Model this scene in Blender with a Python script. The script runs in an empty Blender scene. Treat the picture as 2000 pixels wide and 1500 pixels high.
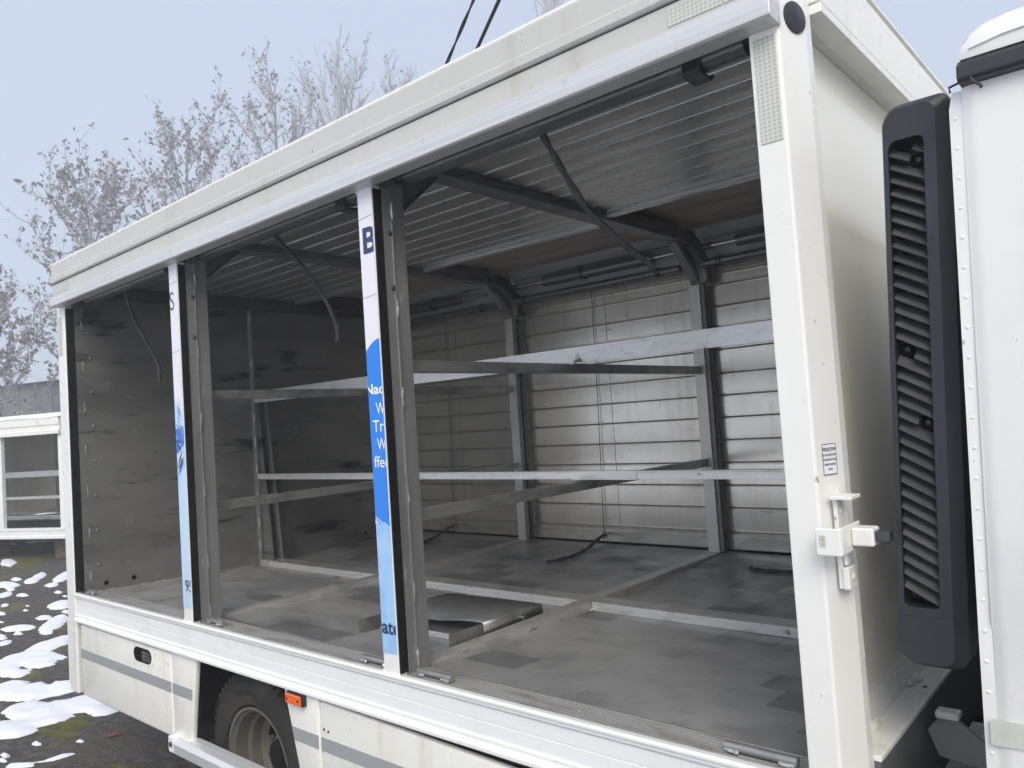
import bpy, bmesh, math, random
from mathutils import Vector, Matrix, noise
random.seed(7)
R = math.radians
SC = bpy.context.scene
COL = SC.collection

# ------------------------------------------------------------------ camera
TZ = 0.745                       # truck reference height above the ground
cam_d = bpy.data.cameras.new('camera')
cam = bpy.data.objects.new('camera', cam_d)
COL.objects.link(cam)
rot = Matrix.Rotation(R(40.928), 3, 'Z') @ Matrix.Rotation(R(92.736), 3, 'X') @ Matrix.Rotation(R(-3.778), 3, 'Z')
CAM = Vector((2.3344, -1.6134, 1.0065 + TZ))
cam.matrix_world = Matrix.Translation(CAM) @ rot.to_4x4()
cam_d.sensor_width = 36.0
cam_d.lens = 36.0 * 1502.0 / 2000.0
cam_d.clip_start = 0.05
cam_d.clip_end = 500.0
SC.camera = cam

# ------------------------------------------------------------------ sky and sun
SUN_EL, SUN_AZ = 40.0, 138.0     # degrees; azimuth clockwise from +Y
w = bpy.data.worlds.new('World'); SC.world = w; w.use_nodes = True
nt = w.node_tree; nt.nodes.clear()
sky = nt.nodes.new('ShaderNodeTexSky'); sky.sky_type = 'NISHITA'; sky.sun_disc = False
sky.sun_elevation = R(SUN_EL); sky.sun_rotation = R(SUN_AZ)
sky.air_density = 1.0; sky.dust_density = 3.0; sky.ozone_density = 1.5
mx = nt.nodes.new('ShaderNodeMixRGB'); mx.inputs[0].default_value = 0.82
mx.inputs[2].default_value = (2.72, 3.12, 3.95, 1)     # the even white of a fog layer over the clear sky
nt.links.new(sky.outputs[0], mx.inputs[1])
bg = nt.nodes.new('ShaderNodeBackground'); bg.inputs[1].default_value = 0.10
nt.links.new(mx.outputs[0], bg.inputs[0])
ow = nt.nodes.new('ShaderNodeOutputWorld'); nt.links.new(bg.outputs[0], ow.inputs[0])
sd = bpy.data.lights.new('sun', 'SUN'); sd.energy = 1.5; sd.angle = R(38); sd.color = (1.0, 0.93, 0.81)
sun = bpy.data.objects.new('sun', sd); COL.objects.link(sun)
sdir = Vector((math.sin(R(SUN_AZ)) * math.cos(R(SUN_EL)), math.cos(R(SUN_AZ)) * math.cos(R(SUN_EL)), math.sin(R(SUN_EL))))
sun.rotation_euler = sdir.to_track_quat('Z', 'Y').to_euler()
sun.location = (6, -6, 12)
vs = SC.view_settings
vs.view_transform = 'Standard'; vs.look = 'None'; vs.exposure = 1.2; vs.gamma = 1.0; vs.use_curve_mapping = False
cy = SC.cycles
cy.use_denoising = True
cy.use_adaptive_sampling = True; cy.adaptive_threshold = 0.03
cy.max_bounces = 6; cy.diffuse_bounces = 4; cy.glossy_bounces = 3; cy.use_light_tree = False; cy.volume_bounces = 2
cy.sample_clamp_indirect = 4.0

# ------------------------------------------------------------------ materials
MATS = {}
def mat(name, base, rough=0.5, metal=0.0, layers=(), bump=None, rvar=None, coat=0.0, aniso=0.0, extra=None, spec=0.5):
    """layers: (scale xyz, detail, lo, hi, colour, amount[, kind]); bump: (scale xyz, strength, distance)"""
    m = bpy.data.materials.new(name); m.use_nodes = True
    t = m.node_tree; n = t.nodes; l = t.links; n.clear()
    out = n.new('ShaderNodeOutputMaterial'); p = n.new('ShaderNodeBsdfPrincipled')
    l.new(p.outputs[0], out.inputs[0])
    tc = n.new('ShaderNodeNewGeometry')
    def tex(sc, det, kind='noise', rough_=0.6):
        mp = n.new('ShaderNodeMapping'); mp.inputs['Scale'].default_value = sc
        l.new(tc.outputs['Position'], mp.inputs[0])
        if kind == 'noise':
            x = n.new('ShaderNodeTexNoise'); x.inputs['Scale'].default_value = 1; x.inputs['Detail'].default_value = det
            x.inputs['Roughness'].default_value = rough_
            l.new(mp.outputs[0], x.inputs['Vector']); return x.outputs[0]
        if kind == 'cell':
            x = n.new('ShaderNodeTexVoronoi'); x.inputs['Scale'].default_value = 1; x.distance = 'CHEBYCHEV'
            x.inputs['Randomness'].default_value = 0.85
            l.new(mp.outputs[0], x.inputs['Vector'])
            s = n.new('ShaderNodeSeparateColor'); l.new(x.outputs['Color'], s.inputs[0]); return s.outputs[0]
        if kind == 'brick':
            x = n.new('ShaderNodeTexBrick'); x.inputs['Scale'].default_value = 1; x.inputs['Mortar Size'].default_value = 0
            x.inputs['Color1'].default_value = (0, 0, 0, 1); x.inputs['Color2'].default_value = (1, 1, 1, 1)
            x.inputs['Brick Width'].default_value = 1.0; x.inputs['Row Height'].default_value = 1.0; x.offset = 0.37; x.offset_frequency = 2
            mp.inputs['Rotation'].default_value = (0, 0, det)
            l.new(mp.outputs[0], x.inputs['Vector'])
            s = n.new('ShaderNodeSeparateColor'); l.new(x.outputs['Color'], s.inputs[0]); return s.outputs[0]
        if kind == 'edge':
            x = n.new('ShaderNodeTexVoronoi'); x.inputs['Scale'].default_value = 1; x.feature = 'DISTANCE_TO_EDGE'
            l.new(mp.outputs[0], x.inputs['Vector']); return x.outputs['Distance']
        if kind == 'dot':
            x = n.new('ShaderNodeTexVoronoi'); x.inputs['Scale'].default_value = 1
            x.inputs['Randomness'].default_value = det
            l.new(mp.outputs[0], x.inputs['Vector']); return x.outputs['Distance']
    def ramp(sock, lo, hi):
        r_ = n.new('ShaderNodeMapRange'); r_.inputs[1].default_value = lo; r_.inputs[2].default_value = hi
        r_.inputs[3].default_value = 0; r_.inputs[4].default_value = 1
        r_.interpolation_type = 'SMOOTHSTEP'
        l.new(sock, r_.inputs[0]); return r_.outputs[0]
    cur = n.new('ShaderNodeRGB'); cur.outputs[0].default_value = (*base, 1); cs = cur.outputs[0]
    for L in layers:
        sc, det, lo, hi, c, a = L[:6]; kind = L[6] if len(L) > 6 else 'noise'
        f = ramp(tex(sc, det, kind), lo, hi)
        if len(L) > 7:           # a second noise that breaks the layer up
            f2 = ramp(tex(L[7][0], 4), L[7][1], L[7][2])
            mm = n.new('ShaderNodeMath'); mm.operation = 'MULTIPLY'; l.new(f, mm.inputs[0]); l.new(f2, mm.inputs[1]); f = mm.outputs[0]
        am = n.new('ShaderNodeMath'); am.operation = 'MULTIPLY'; am.inputs[1].default_value = a; l.new(f, am.inputs[0])
        q = n.new('ShaderNodeMixRGB'); q.inputs[2].default_value = (*c, 1)
        l.new(am.outputs[0], q.inputs[0]); l.new(cs, q.inputs[1]); cs = q.outputs[0]
    l.new(cs, p.inputs['Base Color'])
    p.inputs['Metallic'].default_value = metal
    p.inputs['Roughness'].default_value = rough
    p.inputs['Specular IOR Level'].default_value = spec
    p.inputs['Coat Weight'].default_value = coat; p.inputs['Coat Roughness'].default_value = 0.08
    if aniso: p.inputs['Anisotropic'].default_value = aniso
    if rvar:
        f = ramp(tex(rvar[0], 4), 0.3, 0.7)
        r2 = n.new('ShaderNodeMapRange'); r2.inputs[3].default_value = rvar[1]; r2.inputs[4].default_value = rvar[2]
        l.new(f, r2.inputs[0]); l.new(r2.outputs[0], p.inputs['Roughness'])
    if bump:
        b = n.new('ShaderNodeBump'); b.inputs['Strength'].default_value = bump[1]; b.inputs['Distance'].default_value = bump[2]
        kind = bump[3] if len(bump) > 3 else 'noise'
        l.new(tex(bump[0], 5, kind), b.inputs['Height']); l.new(b.outputs[0], p.inputs['Normal'])
    MATS[name] = m
    return m
G = lambda v, t=(1, 1, 1): (v * t[0], v * t[1], v * t[2])

# painted body: cream white with run-off streaks, smudges and chips
mat('white_paint', (0.81, 0.81, 0.78), 0.30, 0, [
    ((9, 9, 0.9), 5, 0.54, 0.80, (0.46, 0.43, 0.33), 0.42),
    ((1.2, 1.2, 1.2), 5, 0.45, 0.75, (0.74, 0.74, 0.70), 0.45),
    ((45, 45, 30), 4, 0.69, 0.73, (0.14, 0.12, 0.10), 0.7)], bump=((3, 3, 3), 0.08, 0.01), rvar=((2, 2, 2), 0.22, 0.42))
mat('cream_panel', (0.82, 0.815, 0.765), 0.28, 0, [
    ((7, 7, 0.8), 5, 0.55, 0.78, (0.50, 0.43, 0.29), 0.45),
    ((2.2, 2.2, 4.5), 6, 0.48, 0.70, (0.78, 0.79, 0.74), 0.35),
    ((60, 60, 30), 3, 0.70, 0.76, (0.12, 0.10, 0.08), 0.7)], bump=((2, 2, 2), 0.10, 0.01), rvar=((3, 3, 3), 0.2, 0.4))
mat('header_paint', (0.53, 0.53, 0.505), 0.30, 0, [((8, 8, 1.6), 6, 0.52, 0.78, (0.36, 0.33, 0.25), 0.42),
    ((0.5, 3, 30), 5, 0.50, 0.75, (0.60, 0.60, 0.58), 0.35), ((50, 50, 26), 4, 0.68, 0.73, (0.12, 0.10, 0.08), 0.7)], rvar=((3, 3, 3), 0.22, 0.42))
mat('bulkhead_gloss', (0.88, 0.86, 0.765), 0.16, 0, [((1.5, 1.5, 1.5), 4, 0.5, 0.8, (0.76, 0.75, 0.67), 0.4),
    ((60, 60, 60), 3, 0.73, 0.78, (0.2, 0.18, 0.15), 0.5)], coat=0.2)
mat('cab_paint', (0.80, 0.80, 0.785), 0.16, 0, [((40, 40, 24), 4, 0.70, 0.73, (0.25, 0.23, 0.2), 0.6), ((6, 6, 0.8), 5, 0.55, 0.8, (0.60, 0.58, 0.53), 0.4),
    ((1.5, 1.5, 0.8), 5, 0.5, 0.8, (0.70, 0.70, 0.68), 0.5)], coat=0.5, bump=((1.5, 1.5, 1.5), 0.05, 0.01))
mat('rail_aluminium', (0.70, 0.705, 0.705), 0.42, 0.4, [((0.8, 60, 90), 5, 0.40, 0.70, (0.52, 0.52, 0.52), 0.6),
    ((5, 5, 12), 6, 0.55, 0.75, (0.78, 0.76, 0.72), 0.6), ((30, 30, 8), 4, 0.66, 0.75, (0.25, 0.24, 0.2), 0.4)],
    bump=((1, 80, 120), 0.15, 0.003))
mat('sill_aluminium', (0.86, 0.87, 0.88), 0.36, 0.05, [((1.6, 3, 11), 6, 0.48, 0.66, (0.86, 0.87, 0.88), 0.75),
    ((5, 5, 1.4), 4, 0.5, 0.8, (0.70, 0.695, 0.67), 0.4), ((50, 50, 40), 3, 0.70, 0.77, (0.25, 0.24, 0.22), 0.6)], rvar=((3, 3, 9), 0.28, 0.55))
mat('lip_aluminium', (0.90, 0.905, 0.91), 0.28, 0.15, [((6, 6, 30), 5, 0.5, 0.8, (0.66, 0.66, 0.66), 0.5)])
mat('post_aluminium', (0.31, 0.313, 0.315), 0.46, 0.6, [((14, 14, 1.2), 5, 0.45, 0.75, (0.22, 0.22, 0.22), 0.7),
    ((35, 35, 12), 5, 0.62, 0.72, (0.55, 0.55, 0.54), 0.55)], bump=((40, 40, 10), 0.10, 0.002), rvar=((8, 8, 3), 0.36, 0.6))
mat('beam_aluminium', (0.20, 0.203, 0.208), 0.46, 0.6, [((3, 9, 9), 5, 0.45, 0.75, (0.11, 0.11, 0.112), 0.7), ((25, 25, 25), 5, 0.64, 0.74, (0.32, 0.32, 0.32), 0.4)])
mat('scuffed_bar', (0.74, 0.735, 0.72), 0.34, 0.5, [((9, 20, 34), 6, 0.50, 0.74, (0.40, 0.40, 0.385), 0.6),
    ((10, 10, 40), 5, 0.60, 0.70, (0.9, 0.9, 0.9), 0.7), ((26, 26, 26), 4, 0.66, 0.72, (0.13, 0.12, 0.11), 0.7)], bump=((14, 14, 14), 0.25, 0.004))
mat('bar_aluminium', (0.37, 0.372, 0.368), 0.42, 0.7, [((7, 7, 14), 6, 0.45, 0.72, (0.17, 0.17, 0.165), 0.75),
    ((20, 20, 30), 5, 0.62, 0.72, (0.7, 0.7, 0.69), 0.5)], bump=((18, 18, 18), 0.15, 0.003))
FLOORL = [((3.7, 5.9, 1), 0.025, 0.05, 0.95, (0.19, 0.192, 0.198), 0.55, 'brick', ((5, 5, 1), 0.28, 0.68)),
    ((1.3, 1.7, 1), 6, 0.38, 0.66, (0.46, 0.46, 0.455), 0.5),
    ((9, 9, 1), 6, 0.48, 0.72, (0.22, 0.222, 0.225), 0.5),
    ((90, 6, 1), 5, 0.58, 0.70, (0.58, 0.58, 0.57), 0.35), ((8, 90, 1), 5, 0.58, 0.72, (0.15, 0.15, 0.155), 0.45), ((2.2, 3.0, 1), 7, 0.54, 0.66, (0.20, 0.20, 0.205), 0.5),
    ((4.3, 7.1, 1), 0.03, 0.80, 0.82, (0.12, 0.124, 0.13), 0.62, 'brick', ((14, 14, 1), 0.15, 0.50)),
    ((120, 120, 1), 3, 0.66, 0.72, (0.12, 0.12, 0.12), 0.5)]
mat('floor_sheet', (0.35, 0.352, 0.353), 0.42, 0.3, FLOORL, bump=((7, 18, 1), 0.10, 0.004), rvar=((3, 5, 1), 0.30, 0.58))
mat('tread_aluminium', (0.42, 0.41, 0.39), 0.5, 0.6, [((5, 30, 5), 5, 0.45, 0.7, (0.24, 0.22, 0.19), 0.75), ((40, 40, 5), 4, 0.66, 0.72, (0.8, 0.8, 0.8), 0.6)])
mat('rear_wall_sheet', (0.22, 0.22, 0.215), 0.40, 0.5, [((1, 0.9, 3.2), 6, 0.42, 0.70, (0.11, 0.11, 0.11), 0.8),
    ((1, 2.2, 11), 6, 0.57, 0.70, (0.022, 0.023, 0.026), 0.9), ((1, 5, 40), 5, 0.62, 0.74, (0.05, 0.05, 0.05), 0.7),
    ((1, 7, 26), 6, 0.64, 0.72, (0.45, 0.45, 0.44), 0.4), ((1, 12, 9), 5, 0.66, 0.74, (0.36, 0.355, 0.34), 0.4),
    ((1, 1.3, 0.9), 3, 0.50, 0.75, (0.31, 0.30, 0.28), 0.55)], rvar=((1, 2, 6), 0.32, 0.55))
mat('slat_aluminium', (0.80, 0.765, 0.69), 0.21, 0.8, [((30, 1, 1.6), 4, 0.45, 0.80, (0.58, 0.54, 0.48), 0.6),
    ((1.8, 1, 1.3), 3, 0.35, 0.75, (0.60, 0.575, 0.52), 0.55), ((6, 1, 30), 5, 0.62, 0.74, (0.30, 0.28, 0.25), 0.65), ((14, 1, 14), 5, 0.60, 0.72, (0.52, 0.49, 0.44), 0.6)])
mat('bead_aluminium', (0.38, 0.375, 0.36), 0.35, 0.8)
mat('ceiling_slat', (0.52, 0.52, 0.51), 0.28, 0.75, [((1.5, 7, 1), 3, 0.4, 0.8, (0.36, 0.36, 0.36), 0.6), ((9, 30, 1), 4, 0.70, 0.80, (0.25, 0.25, 0.25), 0.5)])
mat('slat_hook', (0.72, 0.72, 0.71), 0.4, 0.6, [((30, 30, 5), 4, 0.55, 0.65, (0.05, 0.05, 0.05), 0.85)])
mat('plywood', (0.38, 0.34, 0.285), 0.7, 0, [((0.8, 6, 1), 5, 0.4, 0.7, (0.22, 0.20, 0.17), 0.8), ((2, 2, 2), 3, 0.5, 0.8, (0.34, 0.31, 0.26), 0.5)])
mat('cove_panel', (0.33, 0.335, 0.34), 0.5, 0.3, [((2, 2, 4), 5, 0.45, 0.75, (0.22, 0.22, 0.23), 0.7)])
mat('far_post_aluminium', (0.66, 0.655, 0.63), 0.4, 0.5, [((12, 12, 2), 5, 0.5, 0.75, (0.42, 0.41, 0.39), 0.7), ((30, 30, 20), 5, 0.64, 0.72, (0.2, 0.2, 0.19), 0.6)])
mat('floor_rail', (0.50, 0.50, 0.49), 0.42, 0.45, [((6, 6, 10), 6, 0.45, 0.72, (0.27, 0.27, 0.265), 0.7), ((30, 30, 30), 5, 0.62, 0.72, (0.72, 0.72, 0.70), 0.5)])
mat('dark_steel', (0.085, 0.09, 0.095), 0.42, 0.7, [((6, 20, 20), 4, 0.5, 0.75, (0.18, 0.18, 0.18), 0.6)])
mat('spring_tube', (0.17, 0.175, 0.18), 0.36, 0.75, [((8, 20, 20), 4, 0.5, 0.75, (0.30, 0.29, 0.28), 0.6)])
mat('bright_rod', (0.62, 0.60, 0.56), 0.25, 0.9)
mat('black_rubber', (0.007, 0.007, 0.008), 0.65, 0, [((20, 20, 4), 4, 0.55, 0.8, (0.025, 0.025, 0.025), 0.5)], spec=0.25)
mat('strap_webbing', (0.035, 0.036, 0.042), 0.7, 0, [((40, 40, 40), 4, 0.45, 0.7, (0.08, 0.08, 0.085), 0.6)])
mat('black_plastic', (0.017, 0.0195, 0.026), 0.45, 0, [((5, 5, 5), 5, 0.45, 0.75, (0.034, 0.036, 0.042), 0.7)], bump=((260, 260, 260), 0.08, 0.001), rvar=((4, 4, 4), 0.36, 0.55))
mat('cavity_black', (0.004, 0.004, 0.005), 0.9, 0, spec=0.1)
mat('chassis_black', (0.012, 0.012, 0.013), 0.7, 0, [((8, 8, 8), 5, 0.5, 0.75, (0.03, 0.028, 0.025), 0.6)], spec=0.2)
mat('tape_grey', (0.42, 0.44, 0.40), 0.32, 0, [((95, 95, 110), 0.0, 0.30, 0.52, (0.60, 0.62, 0.56), 0.9, 'dot'), ((6, 6, 6), 4, 0.5, 0.8, (0.33, 0.34, 0.31), 0.5)], bump=((95, 95, 110), 0.1, 0.001))
mat('stripe_grey', (0.29, 0.31, 0.32), 0.42, 0.1, [((110, 110, 110), 0.0, 0.3, 0.5, (0.42, 0.44, 0.45), 0.6, 'dot'), ((3, 3, 8), 5, 0.5, 0.75, (0.40, 0.41, 0.41), 0.6)])
mat('film_white', (0.77, 0.785, 0.83), 0.28, 0, [((20, 20, 3), 4, 0.6, 0.8, (0.66, 0.67, 0.70), 0.5)])
mat('film_blue', (0.012, 0.215, 0.78), 0.25, 0, [((30, 30, 2), 3, 0.5, 0.8, (0.02, 0.26, 0.82), 0.5)])
mat('film_light', (0.37, 0.60, 0.88), 0.28, 0, [((9, 9, 5), 5, 0.42, 0.66, (0.21, 0.43, 0.80), 0.8)])
mat('film_pale', (0.52, 0.71, 0.90), 0.28, 0, [((14, 14, 3), 4, 0.45, 0.7, (0.40, 0.62, 0.88), 0.8)])
mat('film_deep', (0.018, 0.13, 0.60), 0.25, 0, [((40, 40, 30), 4, 0.45, 0.65, (0.10, 0.33, 0.85), 0.9)])
mat('film_navy', (0.018, 0.045, 0.13), 0.3, 0)
mat('film_lettering_white', (0.85, 0.87, 0.9), 0.3, 0)
mat('ink', (0.03, 0.03, 0.06), 0.4, 0)
mat('orange_lens', (0.85, 0.115, 0.012), 0.22, 0, [((60, 60, 90), 0.0, 0.2, 0.5, (0.95, 0.20, 0.03), 0.6, 'dot')], coat=0.5)
mat('tyre_rubber', (0.030, 0.029, 0.028), 0.72, 0, [((5, 5, 5), 5, 0.45, 0.7, (0.075, 0.068, 0.058), 0.75)], bump=((40, 40, 40), 0.2, 0.003), spec=0.25)
mat('wheel_rim', (0.175, 0.165, 0.145), 0.5, 0.35, [((4, 4, 4), 5, 0.45, 0.7, (0.09, 0.08, 0.065), 0.8), ((25, 25, 25), 4, 0.62, 0.7, (0.16, 0.08, 0.03), 0.5)])
mat('checker_plate', (0.80, 0.81, 0.82), 0.34, 0.5, [((12, 12, 12), 5, 0.55, 0.75, (0.60, 0.60, 0.58), 0.6)])
mat('weld_grey', (0.50, 0.50, 0.49), 0.38, 0.75, [((90, 90, 90), 4, 0.5, 0.7, (0.28, 0.27, 0.26), 0.7)])
mat('tray_sheet', (0.34, 0.345, 0.34), 0.38, 0.7, [((5, 9, 5), 5, 0.45, 0.7, (0.22, 0.22, 0.22), 0.7)], rvar=((6, 6, 6), 0.3, 0.5))
mat('louvre_plastic', (0.055, 0.057, 0.062), 0.5, 0, [((9, 9, 9), 5, 0.40, 0.75, (0.10, 0.10, 0.10), 0.7)])
mat('glass_dark', (0.02, 0.025, 0.03), 0.05, 0, spec=0.8)
mat('snow', (0.82, 0.84, 0.88), 0.6, 0, [((2.5, 2.5, 8), 6, 0.60, 0.75, (0.55, 0.55, 0.56), 0.30)], bump=((14, 14, 14), 0.35, 0.03))
mat('ground', (0.040, 0.038, 0.037), 0.85, 0, [
    ((17, 17, 17), 6, 0.42, 0.66, (0.125, 0.118, 0.113), 0.85),
    ((0.9, 0.9, 1), 5, 0.48, 0.68, (0.085, 0.062, 0.040), 0.75),
    ((1.3, 1.3, 1), 6, 0.54, 0.64, (0.15, 0.14, 0.022), 0.85, 'noise', ((7, 7, 1), 0.42, 0.58)),
    ((70, 70, 70), 3, 0.60, 0.68, (0.24, 0.235, 0.23), 0.75),
    ((48, 48, 48), 3, 0.62, 0.68, (0.018, 0.017, 0.017), 0.8),
    ((9, 9, 9), 4, 0.70, 0.74, (0.17, 0.07, 0.04), 0.7)], bump=((60, 60, 60), 0.9, 0.015))
mat('hazed_bark', (0.40, 0.395, 0.405), 0.85, 0, [((3, 3, 12), 4, 0.4, 0.7, (0.24, 0.235, 0.24), 0.7)])  # lightened so the colour itself carries part of the fog's fading
mat('hazed_pale_bark', (0.40, 0.40, 0.42), 0.85, 0)  # poplar bark, pale to stand in for thicker fog
mat('hazed_seed', (0.29, 0.28, 0.285), 0.9, 0, [((6, 6, 6), 2, 0.4, 0.7, (0.26, 0.25, 0.255), 0.8)])  # seed tone raised too, with fog haze put into the colour
mat('hall_wall', (0.20, 0.205, 0.22), 0.7, 0.1, [((3, 0.4, 0.4), 4, 0.4, 0.7, (0.16, 0.165, 0.18), 0.6)])
mat('hall_roof', (0.16, 0.165, 0.18), 0.7, 0)
mat('leaf_rust', (0.22, 0.075, 0.03), 0.7, 0)
mat('timber', (0.16, 0.12, 0.08), 0.8, 0, [((4, 20, 20), 4, 0.4, 0.7, (0.10, 0.075, 0.05), 0.8)])
mat('stone_dark', (0.045, 0.045, 0.05), 0.8, 0, [((30, 30, 30), 4, 0.4, 0.7, (0.08, 0.08, 0.085), 0.7)])
mat('ledge_grey', (0.10, 0.105, 0.11), 0.35, 0, [((4, 4, 4), 4, 0.4, 0.7, (0.14, 0.14, 0.14), 0.6)])
mat('mount_paint', (0.27, 0.27, 0.26), 0.5, 0, [((10, 10, 6), 5, 0.45, 0.7, (0.22, 0.21, 0.19), 0.8)])
mat('moss', (0.105, 0.105, 0.018), 0.9, 0, [((9, 9, 9), 5, 0.42, 0.65, (0.055, 0.045, 0.02), 0.8), ((30, 30, 30), 4, 0.55, 0.7, (0.17, 0.165, 0.03), 0.7)], bump=((50, 50, 50), 0.8, 0.01))
mat('bead_white', (0.70, 0.72, 0.66), 0.45, 0, [((15, 15, 15), 4, 0.5, 0.7, (0.48, 0.46, 0.38), 0.6)])

# ------------------------------------------------------------------ mesh helpers
class MB:
    def __init__(s): s.v = []; s.f = []
    def box(s, x0, x1, y0, y1, z0, z1):
        b = len(s.v)
        s.v += [(x0, y0, z0), (x1, y0, z0), (x1, y1, z0), (x0, y1, z0), (x0, y0, z1), (x1, y0, z1), (x1, y1, z1), (x0, y1, z1)]
        s.f += [tuple(b + i for i in q) for q in ((0, 3, 2, 1), (4, 5, 6, 7), (0, 1, 5, 4), (1, 2, 6, 5), (2, 3, 7, 6), (3, 0, 4, 7))]
        return s
    def prism(s, poly, ax, a, c, f=None):
        """poly: 2D points in the other two axes (cyclic order x,y,z); f maps each final point"""
        n = len(poly); b = len(s.v)
        for t in (a, c):
            for p, q in poly:
                P = {'x': (t, p, q), 'y': (p, t, q), 'z': (p, q, t)}[ax]
                s.v.append(f(P) if f else P)
        s.f += [tuple(b + i for i in range(n)), tuple(b + n + i for i in reversed(range(n)))]
        s.f += [(b + i, b + n + i, b + n + (i + 1) % n, b + (i + 1) % n) for i in range(n)]
        return s
    def ribbon(s, poly, ax, a, c):
        """open profile swept along an axis: an unclosed sheet"""
        n = len(poly); b = len(s.v)
        for t in (a, c):
            for p, q in poly: s.v.append({'x': (t, p, q), 'y': (p, t, q), 'z': (p, q, t)}[ax])
        s.f += [(b + i, b + i + 1, b + n + i + 1, b + n + i) for i in range(n - 1)]
        return s
    def tube(s, pts, r, n=8, cap=True):
        pts = [Vector(p) for p in pts]; b = len(s.v); k = len(pts)
        up = Vector((0, 0, 1))
        for i, p in enumerate(pts):
            d = (pts[min(i + 1, k - 1)] - pts[max(i - 1, 0)]).normalized()
            u = d.cross(up) if abs(d.z) < 0.95 else d.cross(Vector((1, 0, 0)))
            u.normalize(); w_ = d.cross(u)
            rr = r[i] if isinstance(r, (list, tuple)) else r
            for j in range(n):
                a = 2 * math.pi * j / n
                s.v.append(tuple(p + u * math.cos(a) * rr + w_ * math.sin(a) * rr))
        for i in range(k - 1):
            for j in range(n):
                s.f.append((b + i * n + j, b + i * n + (j + 1) % n, b + (i + 1) * n + (j + 1) % n, b + (i + 1) * n + j))
        if cap:
            s.f.append(tuple(b + j for j in reversed(range(n)))); s.f.append(tuple(b + (k - 1) * n + j for j in range(n)))
        return s
    def band(s, pts, wdir, wd, th):
        """flat strap along pts: width along wdir, thickness th"""
        pts = [Vector(p) for p in pts]; b = len(s.v); k = len(pts); W = Vector(wdir).normalized()
        for i, p in enumerate(pts):
            d = (pts[min(i + 1, k - 1)] - pts[max(i - 1, 0)]).normalized()
            nn = d.cross(W).normalized()
            for a, c in ((-1, -1), (1, -1), (1, 1), (-1, 1)):
                s.v.append(tuple(p + W * wd * 0.5 * a + nn * th * 0.5 * c))
        for i in range(k - 1):
            for j in range(4):
                s.f.append((b + i * 4 + j, b + i * 4 + (j + 1) % 4, b + (i + 1) * 4 + (j + 1) % 4, b + (i + 1) * 4 + j))
        s.f.append((b + 3, b + 2, b + 1, b)); e = b + (k - 1) * 4; s.f.append((e, e + 1, e + 2, e + 3))
        return s
    def disc(s, c, ax, r, h, n=20, dome=0.0):
        """short cylinder; ax is its axis vector"""
        A = Vector(ax).normalized(); c = Vector(c)
        rings = [(0, r), (h, r)] if not dome else [(0, r), (h * 0.5, r * 0.9), (h, r * 0.45)]
        s.tube([c + A * t for t, _ in rings], [q for _, q in rings], n)
        return s
    def lathe(s, prof, c, ax, n=40):
        """prof: (t along axis, radius)"""
        A = Vector(ax).normalized(); c = Vector(c)
        u = A.orthogonal().normalized(); w_ = A.cross(u); b = len(s.v); k = len(prof)
        for t, r in prof:
            for j in range(n):
                a = 2 * math.pi * j / n
                s.v.append(tuple(c + A * t + u * math.cos(a) * r + w_ * math.sin(a) * r))
        for i in range(k - 1):
            for j in range(n):
                s.f.append((b + i * n + j, b + i * n + (j + 1) % n, b + (i + 1) * n + (j + 1) % n, b + (i + 1) * n + j))
        return s
    def bead(s, c, ax, ln, r):
        """lumpy weld bead"""
        A = Vector(ax).normalized(); c = Vector(c); k = 6
        pts = [c + A * ln * (i / (k - 1) - 0.5) + Vector((random.uniform(-1, 1), random.uniform(-1, 1), random.uniform(-1, 1))) * r * 0.25 for i in range(k)]
        s.tube(pts, [r * random.uniform(0.65, 1.2) if 0 < i < k - 1 else r * 0.5 for i in range(k)], 6)
        return s
    def mesh(s, name):
        me = bpy.data.meshes.new(name); me.from_pydata(s.v, [], s.f); me.update()
        bm = bmesh.new(); bm.from_mesh(me); bmesh.ops.recalc_face_normals(bm, faces=bm.faces); bm.to_mesh(me); bm.free()
        return me

def link(o, parent=None):
    COL.objects.link(o)
    if parent is not None:
        o.parent = parent
        if parent.get('lift'): o.location.z += parent['lift']
    return o
def obj(name, mb, m, parent=None, bevel=0.0, smooth=False, seg=2):
    me = mb if isinstance(mb, bpy.types.Mesh) else mb.mesh(name)
    if not me.materials: me.materials.append(MATS[m])
    o = bpy.data.objects.new(name, me)
    if smooth:
        for p in me.polygons: p.use_smooth = True
    if bevel:
        b = o.modifiers.new('bevel', 'BEVEL'); b.width = bevel; b.segments = seg; b.limit_method = 'ANGLE'; b.angle_limit = R(35)
        b.harden_normals = False
    if smooth and not bevel:
        try: me.set_sharp_from_angle(angle=R(38))
        except Exception: pass
    if name in STUFF: o['kind'] = 'stuff'
    return link(o, parent)
STUFF = {'weld_beads', 'weld_seam', 'slat_hooks', 'perforations', 'intake_mesh', 'sticker_border', 'seed_clusters', 'crown'}
def empty(name, loc=(0, 0, 0), rz=0.0, lift=0.0):
    o = bpy.data.objects.new(name, None); COL.objects.link(o); o.location = loc; o.rotation_euler.z = rz
    o.empty_display_size = 0.2
    return o
def tag(o, label=None, cat=None, group=None, kind=None):
    if label: o['label'] = label
    if cat: o['category'] = cat
    if group: o['group'] = group
    if kind: o['kind'] = kind
    return o
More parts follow.
